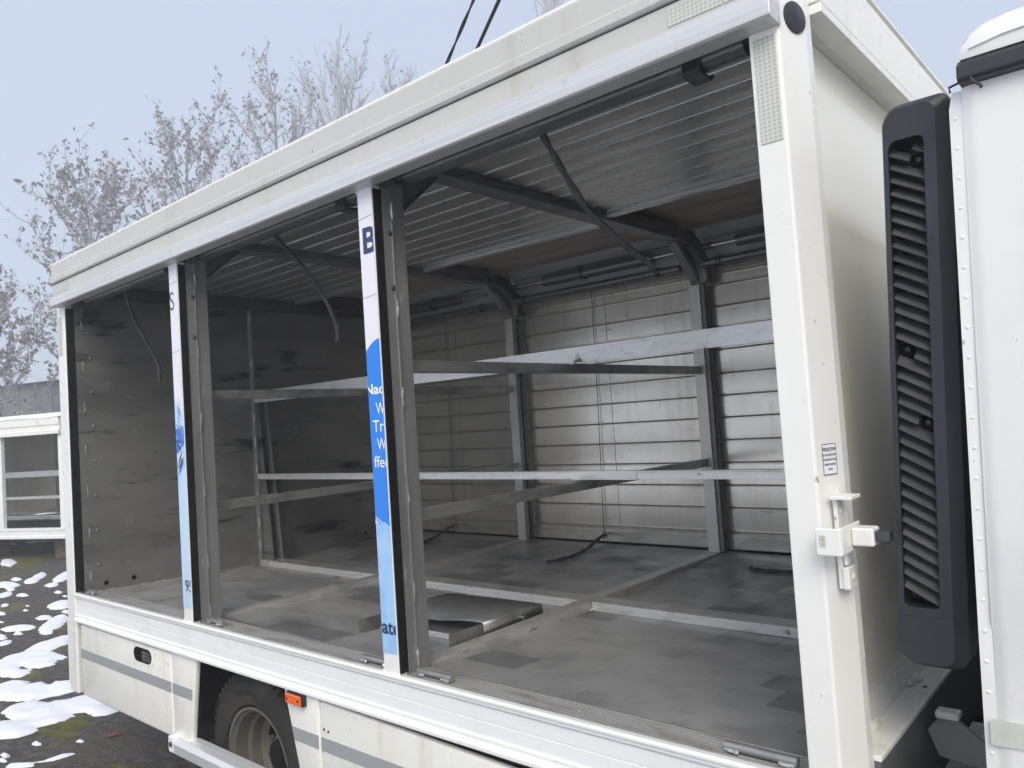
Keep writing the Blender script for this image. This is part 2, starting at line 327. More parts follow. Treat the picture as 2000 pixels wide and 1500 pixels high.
def text_mesh(s, cap, bold=0.0, squeeze=1.0):
    """flat lettering as 2D points and faces; x from 0, baseline 0, capital height = cap"""
    cu = bpy.data.curves.new('t', 'FONT'); cu.body = s; cu.size = 1; cu.offset = bold
    o = bpy.data.objects.new('t', cu); COL.objects.link(o)
    dg = bpy.context.evaluated_depsgraph_get(); me = o.evaluated_get(dg).to_mesh()
    k = cap / 0.69
    x0 = min(v.co.x for v in me.vertices)
    vs_ = [((v.co.x - x0) * k * squeeze, v.co.y * k) for v in me.vertices]; fs = [tuple(p.vertices) for p in me.polygons]
    o.evaluated_get(dg).to_mesh_clear(); bpy.data.objects.remove(o); bpy.data.curves.remove(cu)
    return vs_, fs
def letters(name, s, cap, fn, m, parent, clip=None, bold=0.0, squeeze=1.0, thick=None):
    v, f = text_mesh(s, cap, bold, squeeze)
    bm = bmesh.new(); bv = [bm.verts.new((a, b, 0)) for a, b in v]
    for q in f:
        try: bm.faces.new([bv[i] for i in q])
        except ValueError: pass
    if clip:
        for x, sgn in ((clip[0], -1), (clip[1], 1)):
            g = bm.verts[:] + bm.edges[:] + bm.faces[:]
            bmesh.ops.bisect_plane(bm, geom=g, plane_co=(x, 0, 0), plane_no=(sgn, 0, 0), clear_outer=True)
    for q in bm.verts: q.co = Vector(fn(q.co.x, q.co.y))
    me = bpy.data.meshes.new(name); bm.to_mesh(me); bm.free()
    return obj(name, me, m, parent)

# ------------------------------------------------------------------ ground
g = MB(); n_ = 60
for i in range(n_ + 1):
    for j in range(n_ + 1):
        x = -98 + 196 * i / n_; y = -98 + 196 * j / n_
        g.v.append((x, y, 0))
for i in range(n_):
    for j in range(n_):
        a = i * (n_ + 1) + j; g.f.append((a, a + n_ + 1, a + n_ + 2, a + 1))
tag(obj('ground', g, 'ground'), kind='structure')

# ------------------------------------------------------------------ the truck
truck = empty('delivery_truck'); truck['lift'] = TZ
tag(truck, 'white drinks delivery truck with its side shutters raised and empty load bay', 'truck')
P1, P1R, P2, P2R, P3 = -1.076, -0.999, 0.303, 0.377, 1.684
XR, XW, XF = -2.47, -2.33, 1.80       # rear corner, rear inner wall, front corner
ZF, ZFC = 0.205, 0.168                # floor height at the sides and at the centre

# sill: extruded profile with top lip, hairline joint and double bottom lip
prof = [(0.02, 0.203), (-0.004, 0.203), (-0.004, 0.196), (0.004, 0.188), (0.004, 0.147), (0.008, 0.1455), (0.004, 0.144),
        (0.004, 0.104), (-0.002, 0.101), (-0.002, 0.094), (0.003, 0.091), (0.003, 0.087), (-0.002, 0.084), (-0.010, 0.083), (-0.014, 0.078), (-0.014, 0.068), (-0.010, 0.064), (0.05, 0.064), (0.05, 0.203)]
sill = obj('sill', MB().prism(prof, 'x', -2.345, 1.70), 'sill_aluminium', truck, 0.0015)
obj('sill_lip', MB().prism([(0.016, 0.2035), (-0.006, 0.2035), (-0.010, 0.208), (-0.010, 0.214), (-0.004, 0.219), (0.010, 0.2195), (0.016, 0.217)], 'x', -2.345, 1.70), 'lip_aluminium', sill, 0.001)
rib = [(0.016, 0.19)]
for k in range(8):
    y = 0.018 + k * 0.0135
    rib += [(y, 0.2085), (y + 0.004, 0.2115), (y + 0.008, 0.2115), (y + 0.010, 0.2085)]
rib += [(0.130, 0.2085), (0.130, 0.19)]
tread = obj('tread_strip', MB().prism(rib, 'x', -2.33, 1.69), 'tread_aluminium', truck)

# floor halves falling to the middle, laid as one sheet per bay and side
floor = obj('floor_frame', MB().box(-2.33, 1.69, 0.06, 2.437, 0.10, 0.150), 'chassis_black', truck)
bays = ((-2.33, -1.115), (-1.055, 0.275), (0.345, 1.695))
for a, b_ in bays:
    obj('floor_sheet', MB().prism([(0.1305, 0.15), (0.1305, ZF), (1.109, ZFC), (1.109, 0.15)], 'x', a, b_), 'floor_sheet', floor)
    obj('floor_sheet', MB().prism([(1.211, 0.15), (1.211, ZFC), (2.437, ZF), (2.437, 0.15)], 'x', a, b_), 'floor_sheet', floor)
obj('centre_rail', MB().box(-2.325, 1.69, 1.11, 1.21, 0.151, 0.206), 'floor_rail', truck, 0.003)
fr = obj('centre_rail_facing', MB().box(-2.20, 0.27, 1.104, 1.1095, 0.169, 0.2045).box(0.35, 1.69, 1.104, 1.1095, 0.169, 0.2045), 'scuffed_bar', truck, 0.001)
for x in (P1 - 0.032, P2 - 0.022):
    cr = obj('floor_crossbar', MB().box(x - 0.002, x + 0.064, 0.12, 2.345, 0.152, 0.2085), 'floor_rail', truck, 0.002)
    wb = MB()
    for k in range(4): wb.bead((x + 0.065, 0.33 + k * 0.19, ZF - 0.006 - k * 0.007), (0, 1, 0), 0.05, 0.005)
    wb.bead((x + 0.07, 1.09, 0.175), (0, 1, 0), 0.05, 0.006)
    for k in range(3): wb.bead((x + 0.065, 1.5 + k * 0.27, 0.178 + k * 0.009), (0, 1, 0), 0.05, 0.005)
    obj('weld_beads', wb, 'weld_grey', cr, smooth=True)
# shutter stops welded on the tread strip
for a, b_ in ((-2.30, -2.20), (-1.16, -1.10), (-0.97, -0.83), (0.12, 0.28), (0.41, 0.565), (1.47, 1.64)):
    st = obj('shutter_stop', MB().tube([(a, 0.055, 0.224), (b_, 0.055, 0.224)], 0.011, 10), 'bar_aluminium', truck, smooth=True)
    wb = MB()
    wb.bead((a + 0.02, 0.044, 0.217), (1, 0, 0), 0.035, 0.007); wb.bead((b_ - 0.022, 0.044, 0.217), (1, 0, 0), 0.04, 0.008)
    obj('weld_beads', wb, 'weld_grey', st, smooth=True)

# ---------------- rear wall
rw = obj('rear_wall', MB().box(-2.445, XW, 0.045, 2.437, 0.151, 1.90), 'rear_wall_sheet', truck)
for k in range(8):
    obj('rivet', MB().disc((XW + 0.001, 0.122, 1.715 - k * 0.1945), (1, 0, 0), 0.011, 0.005, 10, 1), 'rear_wall_sheet', rw, smooth=True)
for y in (0.157, 0.309, 1.991):
    obj('drain_hole', MB().disc((XW + 0.0005, y, 0.245), (1, 0, 0), 0.013, 0.002, 16), 'cavity_black', rw)
hb = MB()
hb.box(XW, XW + 0.03, 0.05, 2.4, 1.86, 1.89)
obj('upper_lining', MB().box(-2.3385, XW, 0.105, 2.437, 1.9005, 2.011), 'dark_steel', rw)
obj('wall_top_angle', hb, 'dark_steel', rw)
wb = MB(); yy = 0.15
while yy < 1.08:
    wb.bead((XW + 0.004, yy, ZF - (yy - 0.13) * 0.0378 + 0.003), (0, 1, 0), 0.022, 0.0035); yy += 0.024
obj('weld_seam', wb, 'weld_grey', rw, smooth=True)
obj('bracket', MB().box(XW + 0.001, XW + 0.05, 0.065, 0.16, 1.735, 1.80), 'dark_steel', rw, 0.003)
# centre upright on the rear wall with its tapering foot
up = obj('rear_upright', MB().box(XW + 0.001, XW + 0.035, 1.105, 1.125, 0.20, 1.86), 'post_aluminium', truck, 0.002)
obj('upright_foot', MB().prism([(XW + 0.001, 0.207), (XW + 0.15, 0.207), (XW + 0.135, 0.40), (XW + 0.04, 1.26), (XW + 0.001, 1.30)], 'y', 1.19, 1.20), 'post_aluminium', up, 0.001)
obj('upright_web', MB().prism([(XW + 0.001, 0.207), (XW + 0.15, 0.207), (XW + 0.135, 0.40), (XW + 0.04, 1.26)], 'y', 1.128, 1.134), 'rear_wall_sheet', up)
wb = MB()
for z in (0.3, 0.45, 0.62, 0.80, 0.98, 1.14, 1.5, 1.8): wb.bead((XW + 0.037, 1.106, z), (0, 0, 1), 0.06, 0.006)
obj('weld_beads', wb, 'weld_grey', up, smooth=True)

# ---------------- corner pillars and posts on the open side
rp = obj('rear_pillar', MB().prism([(XR, 0.0), (-2.362, 0.0), (-2.355, 0.006), (-2.355, 0.04), (XR, 0.10)], 'z', -0.33, 1.83), 'white_paint', truck, 0.006)
obj('seal', MB().box(-2.354, -2.338, 0.004, 0.044, 0.222, 1.80), 'black_rubber', rp)
obj('pillar_channel', MB().box(-2.352, -2.334, 0.046, 0.078, 0.215, 1.80), 'post_aluminium', rp, 0.002)
wb = MB()
for k in range(7): wb.bead((-2.332, 0.079, 0.30 + k * 0.235), (0, 0, 1), 0.055, 0.006)
obj('weld_beads', wb, 'weld_grey', rp, smooth=True)
obj('reflective_tape', MB().box(-2.455, -2.40, -0.0022, -0.0005, 1.54, 1.76), 'tape_grey', rp)
for z in (-0.02, -0.17):
    obj('rubber_buffer', MB().lathe([(0, 0.001), (0, 0.05), (0.03, 0.052), (0.045, 0.04), (0.05, 0.001)], (XR - 0.001, 0.09, z), (-1, 0, 0), 20), 'black_rubber', rp, smooth=True)
rfoot = obj('pillar_foot', MB().box(-2.50, XR - 0.002, 0.004, 0.10, -0.30, 0.06), 'sill_aluminium', rp, 0.004)

def ppt(x, off, z): return (x, -off, z)
def post(x0, x1):
    po = obj('door_post', MB().box(x0, x1, 0.0, 0.036, 0.200, 1.815), 'white_paint', truck, 0.003)
    # rounded fillets where the opening meets the head rail and the sill
    fl = MB()
    for (cx, s) in ((x0, -1),):
        for (zz, sz) in ((1.808, -1), (0.2195, 1)):
            pl = [(cx, zz)]
            for k in range(7):
                a = math.pi / 2 * k / 6
                pl.append((cx + s * 0.020 * (1 - math.sin(a)), zz + sz * 0.020 * (1 - math.cos(a))))
            fl.prism(pl, 'y', 0.0015, 0.02)
    obj('corner_fillet', fl, 'white_paint', po)
    obj('seal', MB().box(x1 + 0.0005, x1 + 0.006, 0.004, 0.036, 0.222, 1.802), 'black_rubber', po)
    ch = MB()
    ch.box(x0 + 0.004, x1 + 0.004, 0.0365, 0.079, 0.209, 1.815)
    ch.box(x0 + 0.010, x1 - 0.001, 0.0795, 0.14, 0.209, 1.90)
    obj('post_channel', ch, 'post_aluminium', po, 0.003)
    obj('channel_edge', MB().box(x1 + 0.0042, x1 + 0.007, 0.0745, 0.079, 0.28, 1.70), 'weld_grey', po)
    obj('channel_edge', MB().box(x1 + 0.0042, x1 + 0.0065, 0.0375, 0.0405, 0.222, 1.80), 'weld_grey', po)
    wb = MB()
    for z in (1.74, 1.41, 1.11, 0.79, 0.47, 0.255): wb.bead((x1 + 0.004, 0.081, z), (0, 0, 1), 0.062, 0.006)
    obj('weld_beads', wb, 'weld_grey', po, smooth=True)
    for z in (1.66, 1.475):
        obj('bolt', MB().disc((x1 + 0.004, 0.066, z), (1, 0, 0), 0.0105, 0.006, 12, 1), 'dark_steel', po, smooth=True)
    return po
po1 = post(P1, P1R); po2 = post(P2, P2R)
def film(po, poly, m, name, y=-0.0012):
    return obj(name, MB().prism(poly, 'y', y, -0.0004 if y > -0.0015 else y + 0.0006), m, po)
def wavy(xa, xb, za, zb, k, amp, rnd):
    return [(xa + (xb - xa) * i / k, za + (zb - za) * i / k + (rnd.uniform(-amp, amp) if 0 < i < k else 0)) for i in range(k + 1)]
# post by the cab: white, strong blue, pale blue print
e = 0.002; xa, xb = P2 + e, P2R - e; rn = random.Random(4)
arc = [(xa + (xb - xa) * i / 10, 1.268 + 0.036 * math.sin(math.pi / 2 * i / 10)) for i in range(11)]
low = wavy(xa, xb, 0.727, 0.690, 10, 0.004, rn)
film(po2, [(xa, 1.802)] + arc + [(xb, 1.802)], 'film_white', 'printed_film')
film(po2, low + arc[::-1], 'film_blue', 'printed_film')
film(po2, [(xa, 0.280), (xb, 0.283)] + low[::-1], 'film_light', 'printed_film')
for z in (1.708, 1.444):
    film(po2, [(xa, z), (xb, z + 0.006), (xb, z + 0.0075), (xa, z + 0.0015)], 'film_navy', 'film_seam', -0.0018)
for k in range(16):
    cx = xa + abs(rn.gauss(0, 0.014)); cz = 0.722 - abs(rn.gauss(0, 0.014)) - (cx - xa) * 0.3; r_ = rn.uniform(0.0012, 0.0042)
    if cx > xb - 0.01: continue
    film(po2, [(cx + r_ * math.cos(a * 1.05) * rn.uniform(0.5, 1.3), cz + r_ * 0.8 * math.sin(a * 1.05) * rn.uniform(0.5, 1.3)) for a in range(6)], rn.choice(['film_lettering_white', 'film_lettering_white', 'film_navy']), 'splash_mark', -0.0018)
def put_text(po, s, x, z, cap, m, x0, x1, bold=0.0, sq=1.0):
    letters('lettering', s, cap, lambda a, b: (x + a, -0.0024, z + b), m, po, (x0 + e - x, x1 - 0.0008 - x), bold, sq)
put_text(po2, 'B', 0.3225, 1.594, 0.082, 'film_navy', P2, P2R, 0.028, 1.12)
put_text(po2, '1', 0.283, 1.592, 0.08, 'film_navy', P2, P2R, 0.02, 0.9)
put_text(po2, 'Nac', 0.2915, 1.124, 0.033, 'film_lettering_white', P2, P2R, 0.022, 1.25)
put_text(po2, 'W', 0.341, 1.058, 0.037, 'film_lettering_white', P2, P2R, 0.004, 0.80)
put_text(po2, 'Trin', 0.321, 1.000, 0.038, 'film_lettering_white', P2, P2R, 0.004, 1.0)
put_text(po2, 'W', 0.337, 0.942, 0.037, 'film_lettering_white', P2, P2R, 0.004, 0.80)
put_text(po2, 'ffee', 0.3165, 0.884, 0.036, 'film_lettering_white', P2, P2R, 0.004, 1.05)
put_text(po2, 'ate', 0.308, 0.346, 0.044, 'film_navy', P2, P2R, 0.024, 1.12)
# post by the rear: white, water splash, pale blue print
xa, xb = P1 + e, P1R - e
t1 = wavy(xa, xb, 1.205, 1.13, 9, 0.012, rn); t2 = wavy(xa, xb, 1.075, 1.080, 9, 0.010, rn); t3 = wavy(xa, xb, 0.955, 1.00, 9, 0.010, rn); t4 = wavy(xa, xb, 0.80, 0.90, 9, 0.014, rn)
film(po1, t1 + [(xb, 1.802), (xa, 1.802)], 'film_white', 'printed_film')
film(po1, t2 + t1[::-1], 'film_pale', 'printed_film')
film(po1, t3 + t2[::-1], 'film_deep', 'printed_film')
film(po1, t4 + t3[::-1], 'film_light', 'printed_film')
film(po1, [(xa, 0.275), (xb, 0.278)] + t4[::-1], 'film_pale', 'printed_film')
def stroke(po, pts, wd, m):
    l_, r_ = [], []
    for i, (a, b) in enumerate(pts):
        q = wd * (0.3 + math.sin(math.pi * (i + 0.4) / len(pts)))
        l_.append((a - q, b + q * 0.6)); r_.append((a + q, b - q * 0.6))
    film(po, l_ + r_[::-1], m, 'splash_mark', -0.0019)
for k in range(9):
    x_ = rn.uniform(xa + 0.004, xb - 0.03); z_ = rn.choice([1.19, 1.16, 1.13]) + rn.uniform(-0.02, 0.02)
    stroke(po1, [(x_, z_), (x_ + 0.01, z_ - 0.022), (min(x_ + 0.022, xb - 0.004), z_ - 0.04)], rn.uniform(0.0008, 0.002), rn.choice(['film_navy', 'film_deep']))
for k in range(14):
    x_ = rn.uniform(xa + 0.006, xb - 0.02); z_ = rn.uniform(0.98, 1.11)
    stroke(po1, [(x_, z_), (x_ + 0.006, z_ + rn.uniform(-0.012, 0.012)), (x_ + 0.012, z_ + rn.uniform(-0.02, 0.01))], rn.uniform(0.0012, 0.003), rn.choice(['film_navy', 'film_navy', 'film_pale']))
for k in range(12):
    x_ = rn.uniform(xa + 0.004, xb - 0.045); z_ = 0.85 + (x_ - xa) * 0.9 + rn.uniform(-0.01, 0.07)
    stroke(po1, [(x_, z_), (x_ + 0.016, z_ + 0.018), (min(x_ + 0.038, xb - 0.004), z_ + 0.046)], rn.uniform(0.001, 0.003), ['film_navy', 'film_deep', 'film_lettering_white'][k % 3])
for z in (1.72, 1.41):
    film(po1, [(xa, z), (xb, z + 0.006), (xb, z + 0.0075), (xa, z + 0.0015)], 'film_navy', 'film_seam', -0.0018)
put_text(po1, 'S', -1.072, 1.603, 0.083, 'film_navy', P1, P1R, -0.006, 0.85)
put_text(po1, '95', -1.048, 0.352, 0.049, 'film_navy', P1, P1R, 0.012, 1.0)

# front corner pillar, moulded round
fpp = [(P3, 0.0), (1.746, 0.0), (1.7505, 0.002), (1.7525, 0.0065), (1.7775, 0.090), (1.7775, 0.125), (1.70, 0.125), (P3, 0.11)]
fp = obj('front_pillar', MB().prism(fpp, 'z', -0.32, 2.03), 'white_paint', truck, 0.0025)
obj('reflective_tape', MB().box(1.694, 1.742, -0.0022, -0.0005, 1.565, 1.795), 'tape_grey', fp, 0.0)
obj('corner_cap', MB().lathe([(0, 0.001), (0, 0.035), (0.004, 0.035), (0.006, 0.031), (0.0085, 0.001)], (1.7665, 0.0530, 1.838), (0.0835, -0.025, 0), 32), 'black_plastic', fp, smooth=True)
# instruction sticker on the curve of the pillar
sx = Vector((0.025, 0.0835, 0)).normalized(); so = Vector((1.7575, 0.0230, 0)); sn = Vector((0.0835, -0.025, 0)).normalized()
def onpil(a, b, d=0.0015):
    q = so + sx * a + sn * d; return (q.x, q.y, b)
sm = MB(); sm.v = [onpil(0, 0.850), onpil(0.046, 0.850), onpil(0.046, 0.915), onpil(0, 0.915)]; sm.f = [(0, 1, 2, 3)]
stk = obj('instruction_sticker', sm, 'film_lettering_white', fp)
bd = MB()
for (a0, a1, b0, b1) in ((0, 0.046, 0.850, 0.8515), (0, 0.046, 0.9135, 0.915), (0, 0.0012, 0.8515, 0.9135), (0.0446, 0.046, 0.8515, 0.9135), (0.009, 0.037, 0.8985, 0.8992)):
    k = len(bd.v); bd.v += [onpil(a0, b0, 0.0019), onpil(a1, b0, 0.0019), onpil(a1, b1, 0.0019), onpil(a0, b1, 0.0019)]; bd.f.append((k, k + 1, k + 2, k + 3))
obj('sticker_border', bd, 'ink', stk)
for s, z, cp, q in (('INSTRUCTIONS', 0.9005, 0.0062, 0.66), ('PULL THE HANDLE SLOWLY', 0.8895, 0.0042, 0.62), ('AND DEPRESS THE TRIGGER', 0.8795, 0.0042, 0.60), ('RELEASE THE HANDLE', 0.8695, 0.0042, 0.62), ('SLOWLY', 0.8595, 0.0042, 0.66)):
    v_, _ = text_mesh(s, cp, 0.02, q); wd = max(a for a, b in v_)
    letters('lettering', s, cp, lambda a, b, z=z, wd=wd: onpil(0.023 - wd / 2 + a, z + b, 0.0021), 'ink', stk, None, 0.02, q)
# latch on the pillar
XF_, XF = XF, 1.7675
lt = obj('latch_plate', MB().box(XF + 0.0005, XF + 0.010, 0.030, 0.066, 0.615, 0.800).box(XF + 0.0105, XF + 0.024, 0.026, 0.068, 0.615, 0.660), 'white_paint', fp, 0.002)
obj('latch_tab', MB().box(XF + 0.0005, XF + 0.046, 0.012, 0.070, 0.8005, 0.808), 'white_paint', lt, 0.0015)
hx, hy = 1.787, -0.042
hd = MB().box(hx - 0.034, hx + 0.016, hy, hy + 0.006, 0.695, 0.750)
hd.box(hx + 0.010, hx + 0.0165, hy + 0.0062, hy + 0.125, 0.695, 0.750)
obj('latch_handle', hd, 'white_paint', lt, 0.003, seg=3)
obj('handle_slot', MB().box(hx - 0.026, hx - 0.013, hy - 0.0012, hy - 0.0003, 0.713, 0.736), 'tape_grey', lt, 0.0)
obj('latch_block', MB().box(hx + 0.017, hx + 0.060, hy + 0.060, hy + 0.105, 0.707, 0.744), 'white_paint', lt, 0.004)
obj('latch_block', MB().box(hx + 0.061, hx + 0.088, hy + 0.068, hy + 0.10, 0.716, 0.738), 'dark_steel', lt, 0.002)
obj('latch_hook', MB().box(XF + 0.0108, XF + 0.020, 0.034, 0.060, 0.662, 0.690), 'white_paint', lt, 0.005)
for z in (0.775, 0.637):
    obj('bolt', MB().disc((XF + (0.0102 if z > 0.7 else 0.0242), 0.05, z), (1, 0, 0), 0.008, 0.004, 12, 1), 'bead_white', lt, smooth=True)

XF = XF_
# ---------------- head rail along the open side
hp = [(-0.040, 2.048), (-0.046, 2.042), (-0.046, 1.975), (-0.052, 1.970), (-0.052, 1.945), (-0.046, 1.938), (0.10, 1.938), (0.10, 2.052), (-0.03, 2.052)]
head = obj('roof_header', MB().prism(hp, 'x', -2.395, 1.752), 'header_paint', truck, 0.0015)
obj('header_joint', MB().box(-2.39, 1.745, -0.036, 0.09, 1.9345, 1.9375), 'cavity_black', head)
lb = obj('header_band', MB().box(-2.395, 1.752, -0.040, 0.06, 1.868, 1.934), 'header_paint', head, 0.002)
rl = obj('head_rail', MB().prism([(-0.052, 1.8675), (-0.056, 1.864), (-0.056, 1.814), (-0.050, 1.809), (0.004, 1.809), (0.004, 1.8675)], 'x', -2.402, 1.756), 'rail_aluminium', head, 0.0015)
obj('reflective_tape', MB().box(-2.378, -2.16, -0.0422, -0.0404, 1.878, 1.922), 'tape_grey', head)
obj('reflective_tape', MB().box(1.515, 1.648, -0.0422, -0.0404, 1.882, 1.924), 'tape_grey', head)
obj('reflective_tape', MB().box(1.651, 1.748, -0.0422, -0.0404, 1.882, 1.924), 'tape_grey', head)
# far header
obj('roof_header', MB().box(-2.395, 1.752, 2.46, 2.53, 1.82, 2.05), 'cream_panel', truck, 0.003)
obj('rear_header', MB().box(-2.46, -2.34, 0.10, 2.46, 1.905, 2.05), 'cream_panel', truck, 0.003)
roof = obj('roof_panel', MB().box(-2.34, 1.735, 0.101, 2.459, 2.012, 2.045), 'plywood', truck)
obj('roof_skin', MB().box(-2.46, 1.80, -0.035, 2.53, 2.0525, 2.060), 'cream_panel', roof)

# ---------------- roof beams with shutter tracks, gussets and curved track ends
for x in (P1 - 0.03, P2 - 0.02):
    bm_ = MB()
    bm_.box(x + 0.020, x + 0.110, 0.142, 2.13, 1.908, 1.916)
    bm_.box(x + 0.104, x + 0.110, 0.142, 2.13, 1.9165, 1.968)
    bm_.box(x + 0.060, x + 0.066, 0.142, 2.13, 1.9165, 2.011)
    bm_.box(x + 0.1105, x + 0.124, 0.142, 2.13, 1.930, 1.936)
    bm_.box(x + 0.020, x + 0.026, 0.142, 2.13, 1.9165, 1.968)
    be = obj('roof_beam', bm_, 'beam_aluminium', truck, 0.0015)
    obj('near_gusset', MB().prism([(0.100, 1.735), (0.112, 1.735), (0.318, 1.9075), (0.100, 1.9075)], 'x', x + 0.062, x + 0.068), 'beam_aluminium', be)
    obj('gusset_flange', MB().prism([(0.110, 1.728), (0.124, 1.728), (0.330, 1.9065), (0.316, 1.9065)], 'x', x + 0.050, x + 0.080), 'dark_steel', be)
    obj('far_brace', MB().prism([(2.085, 1.905), (2.135, 1.905), (2.345, 1.72), (2.325, 1.70)], 'x', x + 0.024, x + 0.074), 'bar_aluminium', be, 0.001)
    tr = MB()
    for rr in (0.20, 0.235, 0.265):
        pl = []
        for k in range(11):
            a = math.pi / 2 * k / 10
            pl.append((2.13 + rr * math.sin(a), 1.972 - 0.265 + rr * math.cos(a)))
        inn = [(2.13 + (rr - 0.007) * math.sin(math.pi / 2 * k / 10), 1.972 - 0.265 + (rr - 0.007) * math.cos(math.pi / 2 * k / 10)) for k in reversed(range(11))]
        tr.prism(pl + inn, 'x', x + 0.070, x + 0.118)
    obj('curved_track', tr, 'beam_aluminium', be)
    obj('track_plate', MB().prism([(2.131, 1.90), (2.131, 1.968)] + [(2.13 + 0.26 * math.sin(math.pi / 2 * k / 8), 1.707 + 0.26 * math.cos(math.pi / 2 * k / 8)) for k in range(1, 9)] + [(2.345, 1.70), (2.20, 1.82)], 'x', x + 0.066, x + 0.0695), 'beam_aluminium', be)

# ---------------- shutters: near ones run up under the roof, far ones closed
YB = 2.42
cz = 1.943
pitch = 0.1195
for bi, (a, b_) in enumerate(((-2.32, -1.05), (-0.99, 0.30), (0.39, 1.69))):
    nsl = 10 if bi == 2 else 11
    y0 = 0.165
    yend = y0 + nsl * pitch
    sh = obj('raised_shutter', MB().prism([(yend + 0.002, cz - 0.018), (yend + 0.006, cz - 0.024), (yend + 0.040, cz - 0.024), (yend + 0.046, cz - 0.010), (yend + 0.070, cz - 0.014), (yend + 0.086, cz - 0.006), (yend + 0.086, cz + 0.012), (yend + 0.002, cz + 0.012)], 'x', a, b_), 'ceiling_slat', truck, 0.0015)
    me = MB().prism([(0.006, 0.016), (0.004, 0.005), (0.008, 0.0), (0.060, -0.0015), (0.1045, 0.0), (0.1065, -0.0035), (0.1095, -0.0035), (0.111, 0.0), (0.1115, 0.014), (0.1185, 0.014), (0.1185, 0.016)], 'x', a, b_).mesh('ceiling_slat'); me.materials.append(MATS['ceiling_slat'])
    for k in range(nsl):
        o = obj('slat', me, 'ceiling_slat', sh); o.location.y = y0 + k * pitch; o.location.z = cz
    ed = MB()
    for k in range(nsl):
        yk = y0 + k * pitch + 0.1157; xx = a + 0.02
        while xx < b_ - 0.05:
            ln = random.uniform(0.03, 0.16)
            ed.box(xx, min(xx + ln, b_ - 0.02), yk, yk + 0.0035, cz - 0.003, cz + 0.004); xx += ln + random.uniform(0.004, 0.05)
    obj('slat_hooks', ed, 'slat_hook', sh)
    obj('shutter_roller', MB().tube([(a + 0.07, 0.098, 1.846), (b_ - 0.05, 0.098, 1.846)], 0.031, 18), 'spring_tube', truck, smooth=True)
    obj('roller_end', MB().tube([(a + 0.01, 0.098, 1.846), (a + 0.069, 0.098, 1.846)], 0.020, 12), 'dark_steel', truck, smooth=True)
    obj('roller_bracket', MB().prism([(0.060, 1.870), (0.060, 1.812), (0.075, 1.800), (0.125, 1.800), (0.140, 1.815), (0.132, 1.818), (0.120, 1.808), (0.080, 1.808), (0.068, 1.818), (0.068, 1.870)], 'x', b_ - 0.20, b_ - 0.155), 'dark_steel', truck)
zl = [0.213, 0.300, 0.4350, 0.5600, 0.6865, 0.8135, 0.9395, 1.0630, 1.1860, 1.3210, 1.4460, 1.5640, 1.6850, 1.7480, 1.8100]
